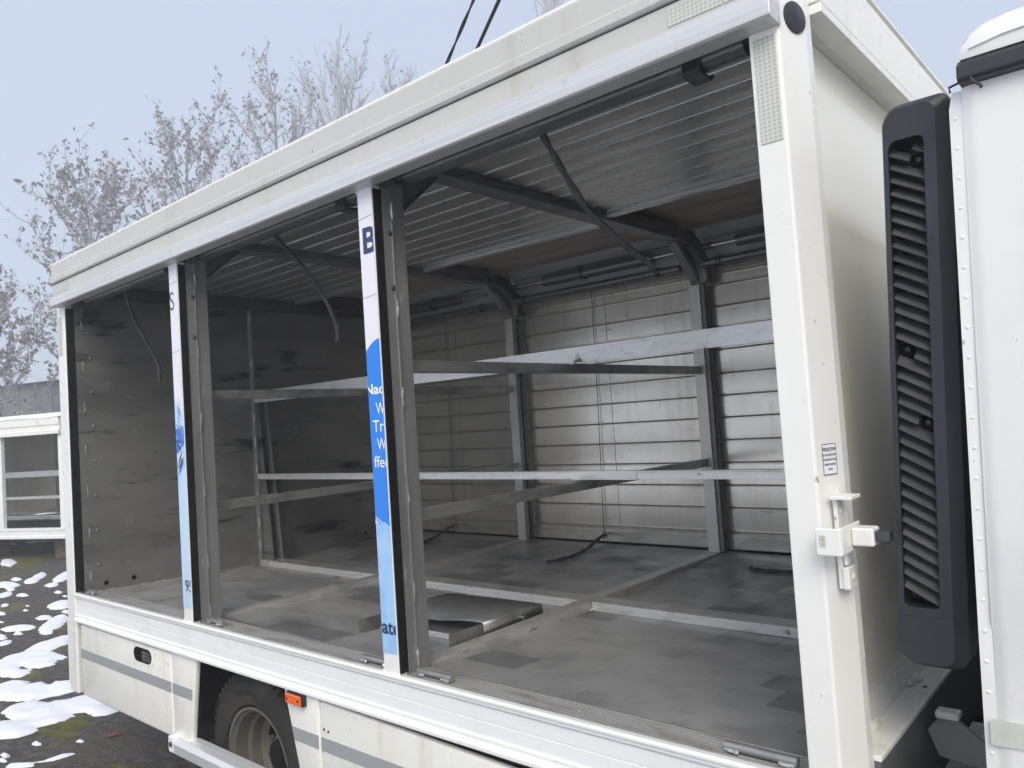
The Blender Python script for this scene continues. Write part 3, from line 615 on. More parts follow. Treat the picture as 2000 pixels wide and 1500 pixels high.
for bi, (a, b_) in enumerate(((-2.328, -1.125), (-1.04, 0.272), (0.352, 1.69))):
    sh = obj('closed_shutter', MB().box(a, b_, YB - 0.006, YB + 0.02, 0.213, 0.298).box(a, b_, YB - 0.011, YB - 0.0062, 0.268, 0.276), 'slat_aluminium', truck, 0.002)
    cache = {}
    for k in range(1, len(zl) - 1):
        h = round(zl[k + 1] - zl[k], 3)
        if h not in cache:
            c = [(0.014, 0.0), (0.012, 0.0), (0.012, 0.004), (-0.003, 0.005), (-0.006, 0.009), (-0.003, 0.0135), (0.010, 0.0145), (0.010, 0.0205), (0.0, 0.0220), (0.0, h - 0.0008), (0.014, h - 0.0008)]
            me = MB().prism(c, 'x', a, b_).mesh('shutter_slat'); me.materials.append(MATS['slat_aluminium']); cache[h] = me
        o = obj('slat', cache[h], 'slat_aluminium', sh); o.location.y = YB; o.location.z = zl[k]
    obj('floor_gap', MB().box(a, b_, YB - 0.02, YB + 0.03, 0.2055, 0.2125), 'cavity_black', sh)
    xm = a + (b_ - a) * 0.46
    cdr = MB().tube([(xm, YB - 0.012, 1.80), (xm - 0.008, YB - 0.014, 1.1), (xm - 0.03, YB - 0.016, 0.30), (xm - 0.032, YB - 0.018, 0.255)], 0.0022, 5)
    cdr.tube([(xm - 0.04, YB - 0.02, 0.262), (xm - 0.026, YB - 0.022, 0.245), (xm - 0.034, YB - 0.02, 0.232)], 0.006, 5)
    obj('pull_cord', cdr, 'black_rubber', sh)
    obj('slat_seam', MB().box(xm + 0.085, xm + 0.087, YB - 0.0015, YB - 0.0002, 0.30, 1.76), 'dark_steel', sh)
    obj('upper_panel', MB().prism([(YB + 0.025, 1.811), (YB + 0.0, 1.811), (YB - 0.02, 1.90), (YB - 0.10, 2.011), (YB + 0.025, 2.011)], 'x', a, b_), 'cove_panel', truck)
    # spring roller and axle above the far shutter
    s0, s1 = (a + 0.26, b_ - 0.36) if bi != 1 else (a + 0.33, b_ - 0.18)
    sp = obj('spring_roller', MB().tube([(s0, 2.285, 1.892), (s1, 2.285, 1.892)], 0.034, 18), 'spring_tube', truck, smooth=True)
    for q0, q1 in ((a + 0.02, s0 - 0.001), (s1 + 0.001, b_ - 0.03)): obj('axle', MB().tube([(q0, 2.285, 1.892), (q1, 2.285, 1.892)], 0.011, 10), 'bright_rod', sp, smooth=True)
    obj('roller_collar', MB().tube([(a + 0.05, 2.285, 1.892), (a + 0.11, 2.285, 1.892)], 0.019, 12), 'dark_steel', sp, smooth=True)
    obj('roller_collar', MB().tube([(s0 + 0.30, 2.285, 1.892), (s0 + 0.325, 2.285, 1.892)], 0.040, 18), 'dark_steel', sp, smooth=True)
    gd = obj('guide_tube', MB().tube([(a + 0.02, 2.31, 1.806), (b_ - 0.02, 2.31, 1.806)], 0.022, 14), 'spring_tube', truck, smooth=True)
    for q0 in (a + 0.12, b_ - 0.18): obj('tube_clamp', MB().tube([(q0, 2.31, 1.806), (q0 + 0.03, 2.31, 1.806)], 0.029, 14), 'dark_steel', gd, smooth=True)
    obj('tension_wire', MB().tube([(a + 0.05, 2.30, 1.936), ((a + b_) / 2, 2.30, 1.940), (b_ - 0.05, 2.30, 1.944)], 0.003, 5).bead((a + 0.6, 2.30, 1.940), (1, 0, 0), 0.05, 0.008).bead((b_ - 0.3, 2.30, 1.944), (1, 0, 0), 0.05, 0.008), 'dark_steel', gd)

# ---------------- far posts
for x in (P1 - 0.046, P2 - 0.026):
    bp_ = obj('far_post', MB().box(x, x + 0.066, 2.335, 2.415, 0.206, 1.70), 'far_post_aluminium', truck, 0.002)
    obj('post_track', MB().box(x + 0.0665, x + 0.088, 2.348, 2.354, 0.21, 1.70).box(x + 0.0665, x + 0.088, 2.375, 2.381, 0.21, 1.70).box(x + 0.0665, x + 0.074, 2.3815, 2.415, 0.21, 1.70), 'beam_aluminium', bp_)
    obj('track_slot', MB().box(x + 0.0667, x + 0.071, 2.3545, 2.3745, 0.21, 1.70), 'cavity_black', bp_)
obj('side_wall_light_stop', MB().box(-2.46, 1.80, 2.438, 2.459, -0.33, 2.011), 'white_paint', truck)  # upper part is added backing that stops light leaking past the shutters

# ---------------- load dividers
obj('upper_divider', MB().prism([(-2.29, 1.236), (0.335, 1.233), (0.352, 1.25), (0.368, 1.290), (0.378, 1.262), (0.415, 1.238), (1.69, 1.233), (1.69, 1.309), (-2.29, 1.309)], 'y', 1.105, 1.113), 'scuffed_bar', truck)
tb = MB(); tb.v = [(0.345, 1.104, 1.250), (0.368, 1.104, 1.288), (0.378, 1.104, 1.262), (0.402, 1.088, 1.240), (0.340, 1.092, 1.246)]; tb.f = [(0, 1, 2), (0, 2, 3), (0, 3, 4)]
obj('torn_edge', tb, 'weld_grey', truck)
obj('upper_divider_flange', MB().box(-2.29, 1.69, 1.1135, 1.140, 1.303, 1.3085), 'scuffed_bar', truck)
ld = obj('lower_divider', MB().box(-2.29, 1.69, 1.105, 1.142, 0.762, 0.768).box(-2.29, 1.69, 1.105, 1.111, 0.733, 0.7615), 'scuffed_bar', truck, 0.001)
obj('divider_splice', MB().box(0.30, 0.62, 1.1005, 1.1045, 0.731, 0.769), 'scuffed_bar', ld, 0.001)
for x in (P1 - 0.034, P2 - 0.018):
    for z in (1.240, 0.724):
        cb = obj('shelf_crossbar', MB().box(x, x + 0.043, 0.1405, 2.334, z - 0.042, z), 'bar_aluminium', truck, 0.003)
        obj('bar_weld', MB().bead((x + 0.044, 2.325, z - 0.02), (0, 0, 1), 0.05, 0.006), 'weld_grey', cb, smooth=True)

# ---------------- pull straps
def strap(pts, wd=0.022, wdir=(1, -0.3, 0.3)):
    P = [Vector(p) for p in pts]; out = []
    for i in range(len(P) - 1):
        p0, p1, p2, p3 = P[max(i - 1, 0)], P[i], P[i + 1], P[min(i + 2, len(P) - 1)]
        for k in range(6):
            t = k / 6
            out.append(0.5 * ((2 * p1) + (p2 - p0) * t + (2 * p0 - 5 * p1 + 4 * p2 - p3) * t * t + (3 * p1 - p0 - 3 * p2 + p3) * t ** 3))
    out.append(P[-1])
    return obj('pull_strap', MB().tube(out, [wd * 0.5 * (0.85 + 0.15 * math.sin(i * 1.3)) for i in range(len(out))], 8), 'strap_webbing', truck, smooth=True)
strap([(-1.857, 0.12, 1.872), (-1.845, 0.13, 1.80), (-1.82, 0.16, 1.66), (-1.80, 0.215, 1.54), (-1.79, 0.26, 1.43), (-1.79, 0.26, 1.337)], 0.024)
strap([(-0.480, 0.15, 1.880), (-0.42, 0.19, 1.78), (-0.36, 0.24, 1.68), (-0.31, 0.29, 1.56), (-0.27, 0.31, 1.45), (-0.255, 0.30, 1.376)], 0.022)
strap([(0.963, 0.15, 1.885), (0.985, 0.16, 1.83), (1.01, 0.20, 1.74), (1.045, 0.27, 1.62), (1.10, 0.36, 1.52), (1.15, 0.45, 1.445)], 0.024)
strap([(-0.45, 2.395, 0.262), (-0.45, 2.32, 0.248), (-0.44, 2.20, 0.216), (-0.41, 2.05, 0.205), (-0.40, 1.92, 0.202), (-0.435, 1.78, 0.199)], 0.022, (1, 0.2, 0.15))
strap([(-1.80, 2.395, 0.262), (-1.80, 2.32, 0.25), (-1.79, 2.20, 0.214), (-1.75, 2.08, 0.206), (-1.70, 1.98, 0.203), (-1.72, 1.86, 0.201)], 0.022, (1, 0.2, 0.15))
strap([(0.655, 2.035, 0.203), (0.70, 2.01, 0.201), (0.80, 2.01, 0.201), (0.95, 2.05, 0.204), (1.05, 2.2, 0.22), (1.08, 2.395, 0.26)], 0.022, (0.1, 1, 0.15))

# ---------------- side lockers, wheel and lower body
def locker(x0, x1t, x1b, z0, z1, name='locker_door', left=None):
    l0 = left if left is not None else x0
    return obj(name, MB().prism([(x0, z0), (x1b, z0), (x1t, z1), (l0, z1)], 'y', 0.006, 0.035), 'cream_panel', truck, 0.010, smooth=True, seg=3)
d1 = locker(-2.308, -1.240, -1.240, -0.33, 0.050)
d2 = locker(-1.234, -1.000, -1.075, -0.33, 0.060, 'skirt_panel')
d3 = locker(-0.205, -0.092, -0.092, -0.33, 0.060, 'skirt_panel', left=-0.312)
d4 = obj('locker_door', MB().prism([(-0.084, -0.33), (1.66, -0.33), (1.66, 0.012), (-0.084, 0.050)], 'y', 0.006, 0.035), 'cream_panel', truck, 0.010, smooth=True, seg=3)
def stripe(x0, x1, z, par, x0b=None, x1b=None):
    obj('reflective_stripe', MB().prism([(x0b or x0, z - 0.024), (x1b or x1, z - 0.024), (x1, z + 0.024), (x0, z + 0.024)], 'y', 0.0035, 0.0056), 'stripe_grey', par)
stripe(-2.303, -1.246, -0.103, d1); stripe(-1.228, -1.040, -0.103, d2, None, -1.047); stripe(-0.262, -0.098, -0.098, d3, -0.250); stripe(-0.078, 1.65, -0.098, d4)
# hand slot with perforated plate
slot = []
for cx, a0 in ((-1.475, -90), (-1.592, 90)):
    for k in range(9):
        a = R(a0 + 180 * k / 8); slot.append((cx + 0.036 * math.cos(a), -0.002 + 0.034 * math.sin(a)))
obj('hand_slot', MB().prism(slot, 'y', 0.0030, 0.0057), 'cavity_black', d1)
pf = MB().box(-1.532, -1.447, 0.0018, 0.0028, -0.026, 0.022)
obj('perforated_plate', pf, 'bar_aluminium', d1)
ph = MB()
for i in range(7):
    for j in range(4):
        ph.disc((-1.525 + i * 0.0125 + (j % 2) * 0.006, 0.0017, -0.019 + j * 0.0125), (0, -1, 0), 0.0042, 0.0006, 8)
obj('perforations', ph, 'cavity_black', d1)
for x, z in ((-2.285, 0.005), (-2.27, 0.004), (-1.29, 0.002), (-1.265, 0.0), (-1.40, 0.02), (-1.42, -0.03)):
    obj('rivet', MB().disc((x, 0.0058, z), (0, -1, 0), 0.005, 0.002, 8), 'tape_grey', d1)
for x, z in ((-0.060, -0.045), (-0.035, -0.048)):
    obj('rivet', MB().disc((x, 0.0058, z), (0, -1, 0), 0.005, 0.002, 8), 'dark_steel', d4)
mk = obj('side_marker', MB().box(-0.268, -0.160, -0.012, 0.0058, 0.016, 0.060), 'black_plastic', d3, 0.004)
obj('lens', MB().box(-0.264, -0.166, -0.020, -0.0122, 0.020, 0.056), 'orange_lens', mk, 0.004, seg=3)
for x in (-0.250, -0.215, -0.180): obj('lens_screw', MB().disc((x, -0.0203, 0.038), (0, -1, 0), 0.005 if x != -0.215 else 0.009, 0.0012, 10), 'orange_lens' if x == -0.215 else 'dark_steel', mk)
cv = MB().box(-2.30, -1.06, 0.036, 0.60, -0.33, 0.060).box(-0.24, 1.66, 0.036, 0.60, -0.33, 0.060).box(-1.06, -0.24, 0.62, 0.64, -0.40, 0.060).box(-2.3, 1.7, 0.7, 0.82, -0.16, 0.095).box(-2.3, 3.9, 1.5, 1.62, -0.16, 0.095)
obj('underframe', cv, 'chassis_black', truck)
obj('wheel_arch', MB().ribbon([(-1.07 + 0.01, -0.25), (-1.05, -0.05), (-0.98, 0.055), (-0.35, 0.055), (-0.27, -0.05), (-0.25, -0.25)], 'y', 0.05, 0.61), 'cavity_black', truck)
# chequered side rail in front of the wheel
cg = obj('side_guard', MB().prism([(-0.028, -0.372), (-0.028, -0.330), (-0.016, -0.314), (0.040, -0.302), (0.040, -0.378)], 'x', -1.175, -0.20), 'checker_plate', truck, 0.002)
dm = MB()
for i in range(40):
    for j in range(4):
        x = -1.160 + i * 0.024 + (j % 2) * 0.012; s = 1 if (i + j) % 2 else -1
        if j < 2: y, z, ny, nz = -0.0280, -0.361 + j * 0.020, -0.0032, 0
        else: y, z, ny, nz = -0.004 + (j - 2) * 0.022, -0.3112 + (j - 2) * 0.0047, 0, 0.0034
        b0 = len(dm.v)
        dz, dy = (0.0085 * s, 0) if j < 2 else (0, 0.0085 * s)
        dm.v += [(x - 0.0085, y - dy, z - dz), (x + 0.0008, y + ny - 0.0028 * (nz > 0), z + nz + 0.0028 * (ny < 0)), (x + 0.0085, y + dy, z + dz), (x - 0.0008, y + ny + 0.0028 * (nz > 0), z + nz - 0.0028 * (ny < 0)), (x, y + ny * 1.1, z + nz * 1.1)]
        dm.f += [(b0, b0 + 1, b0 + 4), (b0 + 1, b0 + 2, b0 + 4), (b0 + 2, b0 + 3, b0 + 4), (b0 + 3, b0, b0 + 4)]
tag(obj('tread_pattern', dm, 'checker_plate', cg), kind='stuff')
ge = obj('guard_end', MB().box(-1.228, -1.176, -0.026, 0.036, -0.374, -0.306), 'sill_aluminium', cg, 0.003)
obj('bolt', MB().disc((-1.203, -0.0265, -0.338), (0, -1, 0), 0.013, 0.006, 14, 1), 'dark_steel', cg, smooth=True)

WX, WZ = -0.700, -0.360
def wheel(x, y, side, name='wheel'):
    """lathed dual wheel; axis along y, outer face towards -y"""
    wh = obj(name, MB().lathe([(0.02, 0.232), (0.0, 0.236), (0.0, 0.226), (0.012, 0.222), (0.02, 0.212), (0.075, 0.205), (0.085, 0.188), (0.125, 0.183), (0.135, 0.165), (0.150, 0.150), (0.155, 0.125), (0.150, 0.10), (0.130, 0.09), (0.128, 0.001)], (x, y, WZ), (0, side, 0), 56), 'wheel_rim', truck, smooth=True)
    tp = [(0.018, 0.234), (-0.006, 0.250), (-0.016, 0.285), (-0.017, 0.310), (-0.010, 0.340), (0.002, 0.360), (0.012, 0.372), (0.03, 0.379), (0.19, 0.379), (0.205, 0.370), (0.22, 0.34), (0.22, 0.26), (0.2, 0.234)]
    ty = obj('tyre', MB().lathe(tp, (x, y, WZ), (0, side, 0), 72), 'tyre_rubber', wh, smooth=True)
    ty.location = (0, 0, 0)
    tl = MB()
    N = 58
    for k in range(N):
        a = 2 * math.pi * k / N
        for (t0, t1, r0, r1, sh_) in ((0.004, 0.060, 0.362, 0.386, 0.0), (0.068, 0.112, 0.374, 0.386, 0.04), (0.120, 0.164, 0.374, 0.386, 0.0), (0.172, 0.21, 0.366, 0.386, 0.04)):
            a0 = a + sh_; hw = 0.034; b0 = len(tl.v)
            for r_ in (r0, r1):
                for tt, aa in ((t0, a0 - hw), (t1, a0 - hw + 0.012), (t1, a0 + hw * 0.75 + 0.012), (t0, a0 + hw * 0.75)):
                    tl.v.append((x + math.cos(aa) * r_, y + side * tt, WZ + math.sin(aa) * r_))
            tl.f += [tuple(b0 + i for i in q) for q in ((4, 5, 6, 7), (0, 1, 5, 4), (1, 2, 6, 5), (2, 3, 7, 6), (3, 0, 4, 7))]
    tag(obj('tread_blocks', tl, 'tyre_rubber', wh), kind='stuff')
    def arc_text(s, ang, rad):
        v_, f_ = text_mesh(s, 0.020, 0.02, 1.1); wd = max(a for a, b in v_)
        def fn(a, b):
            th = R(ang) - (a - wd / 2) / rad; rr = rad + b
            return (x + math.cos(th) * rr, y - side * 0.0185 if rr < 0.318 else y - side * 0.0165, WZ + math.sin(th) * rr)
        letters('lettering', s, 0.020, fn, 'tyre_mark', ty, None, 0.02, 1.1)
    arc_text('215/75 R 17.5', 98, 0.292)
    for k in range(6):
        a = 2 * math.pi * k / 6 + 0.55
        obj('hand_hole', MB().disc((x + math.cos(a) * 0.142, y + side * 0.1478, WZ + math.sin(a) * 0.142), (0, -side, 0), 0.030, 0.003, 16), 'cavity_black', wh)
    hb_ = MB().lathe([(0.085, 0.001), (0.085, 0.045), (0.095, 0.065), (0.13, 0.075)], (x, y, WZ), (0, side, 0), 24)
    obj('hub', hb_, 'chassis_black', wh, smooth=True)
    for k in range(8):
        a = 2 * math.pi * k / 8 + 0.2
        obj('wheel_nut', MB().disc((x + math.cos(a) * 0.10, y + side * 0.13, WZ + math.sin(a) * 0.10), (0, -side, 0), 0.012, 0.02, 6), 'wheel_rim', wh)
    return wh
mat('tyre_mark', (0.012, 0.012, 0.012), 0.6)
wheel(WX, 0.105, 1)
wheel(WX, 0.60, 1, 'inner_wheel')
wheel(3.15, 0.15, 1, 'front_wheel')

# ---------------- front of the body
bk = MB(); nn = 14
for j in range(nn + 1):
    for i in range(nn + 1):
        y = 0.1255 + (2.45 - 0.1255) * i / nn; z = 0.312 + (1.868 - 0.312) * j / nn
        u_, v_ = i / nn * 2 - 1, j / nn * 2 - 1
        bk.v.append((1.728 + 0.022 * (1 - u_ ** 4) * (1 - v_ ** 4), y, z))
for j in range(nn):
    for i in range(nn):
        a = j * (nn + 1) + i; bk.f.append((a, a + 1, a + nn + 2, a + nn + 1))
blk = obj('bulkhead', bk, 'bulkhead_gloss', truck, smooth=True)
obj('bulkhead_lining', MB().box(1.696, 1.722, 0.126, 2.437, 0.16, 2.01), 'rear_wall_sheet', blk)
obj('bulkhead_base', MB().box(1.723, 1.732, 0.126, 2.45, 0.245, 0.311), 'white_paint', blk)
fl = obj('front_ledge', MB().box(1.7005, 1.792, 0.126, 2.45, 0.232, 0.2445), 'white_paint', truck, 0.002)
obj('ledge_front', MB().box(1.7005, 1.790, 0.126, 2.45, 0.03, 0.2315), 'ledge_grey', fl)
wb = MB()
wb.bead((1.737, 0.27, 0.250), (0, 1, 0), 0.06, 0.012); wb.bead((1.737, 0.62, 0.250), (0, 1, 0), 0.07, 0.012); wb.bead((1.737, 1.05, 0.250), (0, 1, 0), 0.07, 0.012)
obj('weld_beads', wb, 'bead_white', fl, smooth=True)
obj('drain_hole', MB().disc((1.768, 0.60, 0.2446), (0, 0, 1), 0.006, 0.001, 10), 'cavity_black', fl)
fh = obj('front_header', MB().box(1.7525, 1.800, 0.126, 2.53, 1.892, 2.035), 'cream_panel', truck, 0.003)
obj('header_lip', MB().box(1.7525, 1.802, 0.126, 2.53, 1.866, 1.888), 'cream_panel', fh, 0.002)
obj('header_soffit', MB().box(1.723, 1.752, 0.126, 2.53, 1.869, 1.90), 'cream_panel', fh)
bt = obj('cab_mount', MB().prism([(1.815, 0.118), (1.97, 0.100), (1.97, 0.125), (1.862, 0.214), (1.822, 0.214), (1.7925, 0.178)], 'y', 0.49, 0.503), 'mount_paint', truck, 0.002)
obj('mount_lip', MB().box(1.815, 1.868, 0.475, 0.52, 0.2145, 0.232), 'white_paint', bt, 0.006)
obj('cross_member', MB().box(1.81, 2.25, 0.30, 2.2, -0.30, -0.06), 'chassis_black', truck)

# ---------------- air intake behind the cab
def lean(P): return (P[0] + 0.05 * (P[2] - 1.0), P[1], P[2])
def rrect(x0, x1, z0, z1, r, k=6, rs=None):
    rs = rs or (r, r, r, r); o_ = []
    for (cx, cz_, a0), rr in zip(((x1, z1, 0), (x0, z1, 90), (x0, z0, 180), (x1, z0, 270)), rs):
        sx_ = -1 if cx == x1 else 1; sz_ = -1 if cz_ == z1 else 1
        for i in range(k + 1):
            a = R(a0 + 90 * i / k); o_.append((cx + sx_ * rr + rr * math.cos(a), cz_ + sz_ * rr + rr * math.sin(a)))
    return o_
YL = 0.12
def ring(o1, y1, o2, y2, mb):
    n = len(o1); b = len(mb.v)
    mb.v += [lean((p, y1, q)) for p, q in o1] + [lean((p, y2, q)) for p, q in o2]
    mb.f += [(b + i, b + (i + 1) % n, b + n + (i + 1) % n, b + n + i) for i in range(n)]
hs = MB()
out0 = rrect(1.872, 2.000, 0.448, 1.612, 0.03, 6, (0.02, 0.04, 0.042, 0.03))
out1 = rrect(1.8775, 1.976, 0.455, 1.600, 0.03, 6, (0.025, 0.036, 0.038, 0.024))
inn0 = rrect(1.8865, 1.954, 0.570, 1.535, 0.014, 6, (0.014, 0.018, 0.014, 0.010))
ring(out0, 0.34, out0, YL + 0.016, hs); ring(out0, YL + 0.016, out1, YL, hs); ring(out1, YL, inn0, YL, hs); ring(inn0, YL, inn0, YL + 0.085, hs)
b = len(hs.v); hs.v += [lean((p, YL + 0.085, q)) for p, q in inn0]; hs.f.append(tuple(range(b, b + len(inn0))))
itk = obj('air_intake', hs, 'black_plastic', truck, smooth=True)
obj('intake_foot', MB().prism([lean((p, 0, q))[::2] for p, q in rrect(1.8775, 1.978, 0.457, 0.552, 0.024, 5, (0.004, 0.004, 0.034, 0.022))], 'y', YL - 0.004, YL - 0.0004), 'black_plastic', itk, 0.002)
zz = 1.552; k = 0
while zz > 0.575:
    za = min(zz, 1.528); zb = zz - 0.036
    xl, xr_ = 1.8872, 1.9534
    if zb > 0.572 and za > zb:
        if zz > 1.528: xl = 1.8872 + (zz - 1.528) / 0.036 * 0.066
        s_ = MB()
        def sp_(x, y, z): return lean((x, y, z))
        if k in (1, 16, 21):                      # slats cut short round a fixing screw
            if k == 16: xl2, xr2 = 1.921, xr_
            else: xl2, xr2 = xl, 1.924
        else: xl2, xr2 = xl, xr_
        f_ = lambda x: za - (x - xl) / (xr_ - xl) * (za - zb)
        v8 = []
        for x in (xl2, xr2):
            z = f_(x); v8 += [sp_(x, YL + 0.006, z - 0.017), sp_(x, YL + 0.0075, z - 0.019), sp_(x, YL + 0.034, z + 0.001), sp_(x, YL + 0.0325, z + 0.003)]
        s_.v = v8; s_.f = [(0, 1, 2, 3), (7, 6, 5, 4), (0, 4, 5, 1), (1, 5, 6, 2), (2, 6, 7, 3), (3, 7, 4, 0)]
        obj('louvre', s_, 'louvre_plastic', itk)
        if k in (1, 16, 21):
            xc = 1.938 if k != 16 else 1.904; zc = f_(xc) - 0.006
            scw = obj('fixing_pad', MB().box(*[xc - 0.013 + 0.05 * (zc - 1), xc + 0.013 + 0.05 * (zc - 1)], YL + 0.030, YL + 0.038, zc - 0.013, zc + 0.013), 'cavity_black', itk)
            obj('screw', MB().disc((xc + 0.05 * (zc - 1), YL + 0.0298, zc), (0, -1, 0), 0.005, 0.003, 10), 'black_plastic', itk)
    zz -= 0.0272; k += 1
gm = MB()
for i in range(12): gm.prism([lean((1.889 + i * 0.0056, 0, z))[::2] for z in (0.575,)] + [lean((1.8905 + i * 0.0056, 0, 0.575))[::2], lean((1.8905 + i * 0.0056, 0, 1.53))[::2], lean((1.889 + i * 0.0056, 0, 1.53))[::2]], 'y', YL + 0.060, YL + 0.0615)
for i in range(120): gm.prism([lean((1.888, 0, 0.575 + i * 0.008))[::2], lean((1.953, 0, 0.575 + i * 0.008))[::2], lean((1.953, 0, 0.5762 + i * 0.008))[::2], lean((1.888, 0, 0.5762 + i * 0.008))[::2]], 'y', YL + 0.0616, YL + 0.063)
obj('intake_mesh', gm, 'black_plastic', itk)
obj('intake_duct', MB().prism([lean((p, 0, q))[::2] for p, q in rrect(1.90, 2.06, 0.50, 1.58, 0.02)], 'y', 0.3405, 0.75), 'black_plastic', itk)

# ---------------- cab
YC = 0.05
def cl(P): return (P[0] + 0.032 * (P[2] - 0.5), P[1], P[2])
cs = MB()
# side panel with its rear flange, the swage groove and the step below
prof_s = [(-0.50, 0.075), (0.30, 0.062), (0.548, 0.060), (0.575, 0.052), (1.585, 0.062)]
xs = [2.0285, 2.034, 2.040, 2.055, 2.35, 2.75]
dep = [0.006, 0.005, 0.001, 0.0, 0.0, 0.0]
for z, y in prof_s:
    for x, d_ in zip(xs, dep):
        cs.v.append(cl((x, y + d_, z)))
nx = len(xs)
for j in range(len(prof_s) - 1):
    for i in range(nx - 1):
        a = j * nx + i; cs.f.append((a, a + 1, a + nx + 1, a + nx))
cabp = obj('cab_side_panel', cs, 'cab_paint', truck, smooth=True)
fg = MB(); N = 40
fz = [-0.50, 0.30, 0.56, 1.55, 1.582]; fy = [0.082, 0.069, 0.064, 0.069, 0.072]
for z, y in zip(fz, fy):
    for x, d_ in ((2.0055, 0.012), (2.0055, 0.0), (2.0283, 0.0)): fg.v.append(cl((x + (0.006 if z > 1.57 else 0), y + d_, z)))
for j in range(len(fz) - 1):
    for i in range(2):
        a = j * 3 + i; fg.f.append((a, a + 1, a + 4, a + 3))
flg = obj('cab_flange', fg, 'cab_paint', cabp)
zz = 1.53
while zz > -0.4:
    y = 0.064 + abs(zz - 0.56) * 0.005 if zz > 0.56 else 0.064 + (0.56 - zz) * 0.018
    obj('flange_rivet', MB().disc(cl((2.016, y, zz)), (0, -1, 0), 0.0042, 0.0010, 12, 1), 'cab_paint', flg, smooth=True)
    zz -= 0.0575
obj('cab_back', MB().prism([cl((2.0065, 0, -0.5))[::2], cl((2.03, 0, -0.5))[::2], cl((2.03, 0, 1.575))[::2], cl((2.0065, 0, 1.575))[::2]], 'y', 0.086, 2.22), 'cab_paint', truck)
body = MB()
sil = [(2.05, -0.30), (2.62, -0.30), (2.75, 0.02), (3.05, 0.10), (3.40, 0.05), (3.60, -0.25), (3.95, -0.30), (4.02, 0.10), (3.98, 0.55), (3.72, 1.50), (3.55, 1.585), (2.05, 1.585)]
body.prism([cl((p, 0, q))[::2] for p, q in sil], 'y', 0.075, 2.225)
obj('cab_shell', body, 'cab_paint', truck, 0.02, seg=3)
obj('door_window', MB().prism([cl((p, 0, q))[::2] for p, q in ((2.86, 0.72), (3.78, 0.70), (3.60, 1.35), (2.88, 1.40))], 'y', 0.068, 0.0745), 'glass_dark', truck, 0.006)
obj('windscreen', MB().prism([(4.015, 0.66), (4.022, 0.66), (3.80, 1.42), (3.793, 1.42)], 'y', 0.25, 2.05), 'glass_dark', truck)
obj('door_handle', MB().box(2.86, 3.0, 0.050, 0.0745, 0.52, 0.56), 'black_plastic', truck, 0.005)
obj('reflective_stripe', MB().prism([cl((p, 0, q))[::2] for p, q in ((2.017, 0.343), (2.30, 0.343), (2.30, 0.390), (2.017, 0.390))], 'y', 0.0585, 0.0605), 'tape_grey', cabp)
gt = obj('roof_gutter', MB().prism([(YC + 0.10, 1.586), (YC - 0.012, 1.586), (YC - 0.018, 1.592), (YC - 0.014, 1.618), (YC + 0.004, 1.632), (YC + 0.10, 1.632)], 'x', 2.094, 3.4, lambda P: (P[0] - 0.032, P[1], P[2])), 'black_plastic', truck, 0.006, seg=3)
obj('gutter_hook', MB().tube([(2.085, 0.032, 1.588), (2.090, 0.030, 1.578), (2.100, 0.027, 1.568), (2.102, 0.026, 1.562)], 0.003, 6).tube([(2.045, 0.062, 1.580), (2.044, 0.06, 1.590), (2.062, 0.06, 1.594)], 0.0025, 6), 'black_plastic', gt)
sh_ = MB(); sil2 = [(2.068, 1.6325), (2.069, 1.655), (2.074, 1.680), (2.088, 1.700), (2.110, 1.710), (2.145, 1.716), (2.5, 1.732), (3.2, 1.70), (3.5, 1.6325)]
def shp(P):
    f_ = 1.0
    return P
nS = len(sil2); secs = [(0.050, 0.0), (0.046, 0.25), (0.050, 0.55), (0.066, 0.80), (0.100, 0.95), (0.16, 1.0), (2.11, 1.0), (2.17, 0.95), (2.2, 0.8), (2.215, 0.0)]
cx0 = 2.6
for y, t in secs:
    for p, q in sil2:
        sh_.v.append((p, y, 1.6325 + (q - 1.6325) * (1 if t >= 1 else (t if q > 1.6326 else 0))))
for j in range(len(secs) - 1):
    for i in range(nS - 1):
        a = j * nS + i; sh_.f.append((a, a + 1, a + nS + 1, a + nS))
spo = obj('roof_spoiler', sh_, 'cab_paint', truck, smooth=True)
obj('spoiler_crease', MB().tube([(2.085, 0.0455, 1.648), (2.14, 0.0445, 1.656), (2.6, 0.045, 1.672)], 0.0022, 6), 'cab_paint', spo, smooth=True)

# ------------------------------------------------------------------ loose tray on the truck floor
def fz_(y): return ZF - (y - 0.1305) * 0.0378
tray = empty('sheet_metal_tray', (0.0, 0.62, TZ + fz_(0.62) + 0.001))
tray.rotation_euler = (R(-2.16), 0, R(3.0))
tag(tray, 'loose bent sheet metal tray lying on the truck floor behind the blue post', 'metal tray')
obj('base_plate', MB().box(-0.20, 0.245, -0.20, 0.22, 0.0005, 0.016), 'tray_sheet', tray, 0.002)
obj('front_edge', MB().box(-0.195, 0.24, -0.206, -0.2005, 0.0005, 0.022), 'scuffed_bar', tray)
obj('side_flange', MB().box(0.2455, 0.2495, -0.30, 0.24, 0.0005, 0.050).box(0.2495, 0.268, -0.30, 0.0, 0.0005, 0.003), 'tray_sheet', tray)
obj('side_flange', MB().box(-0.2495, -0.2455, -0.30, 0.24, 0.0005, 0.050).box(-0.2455, -0.225, -0.30, -0.21, 0.0005, 0.003), 'tray_sheet', tray)
cvr = MB(); n1 = 20
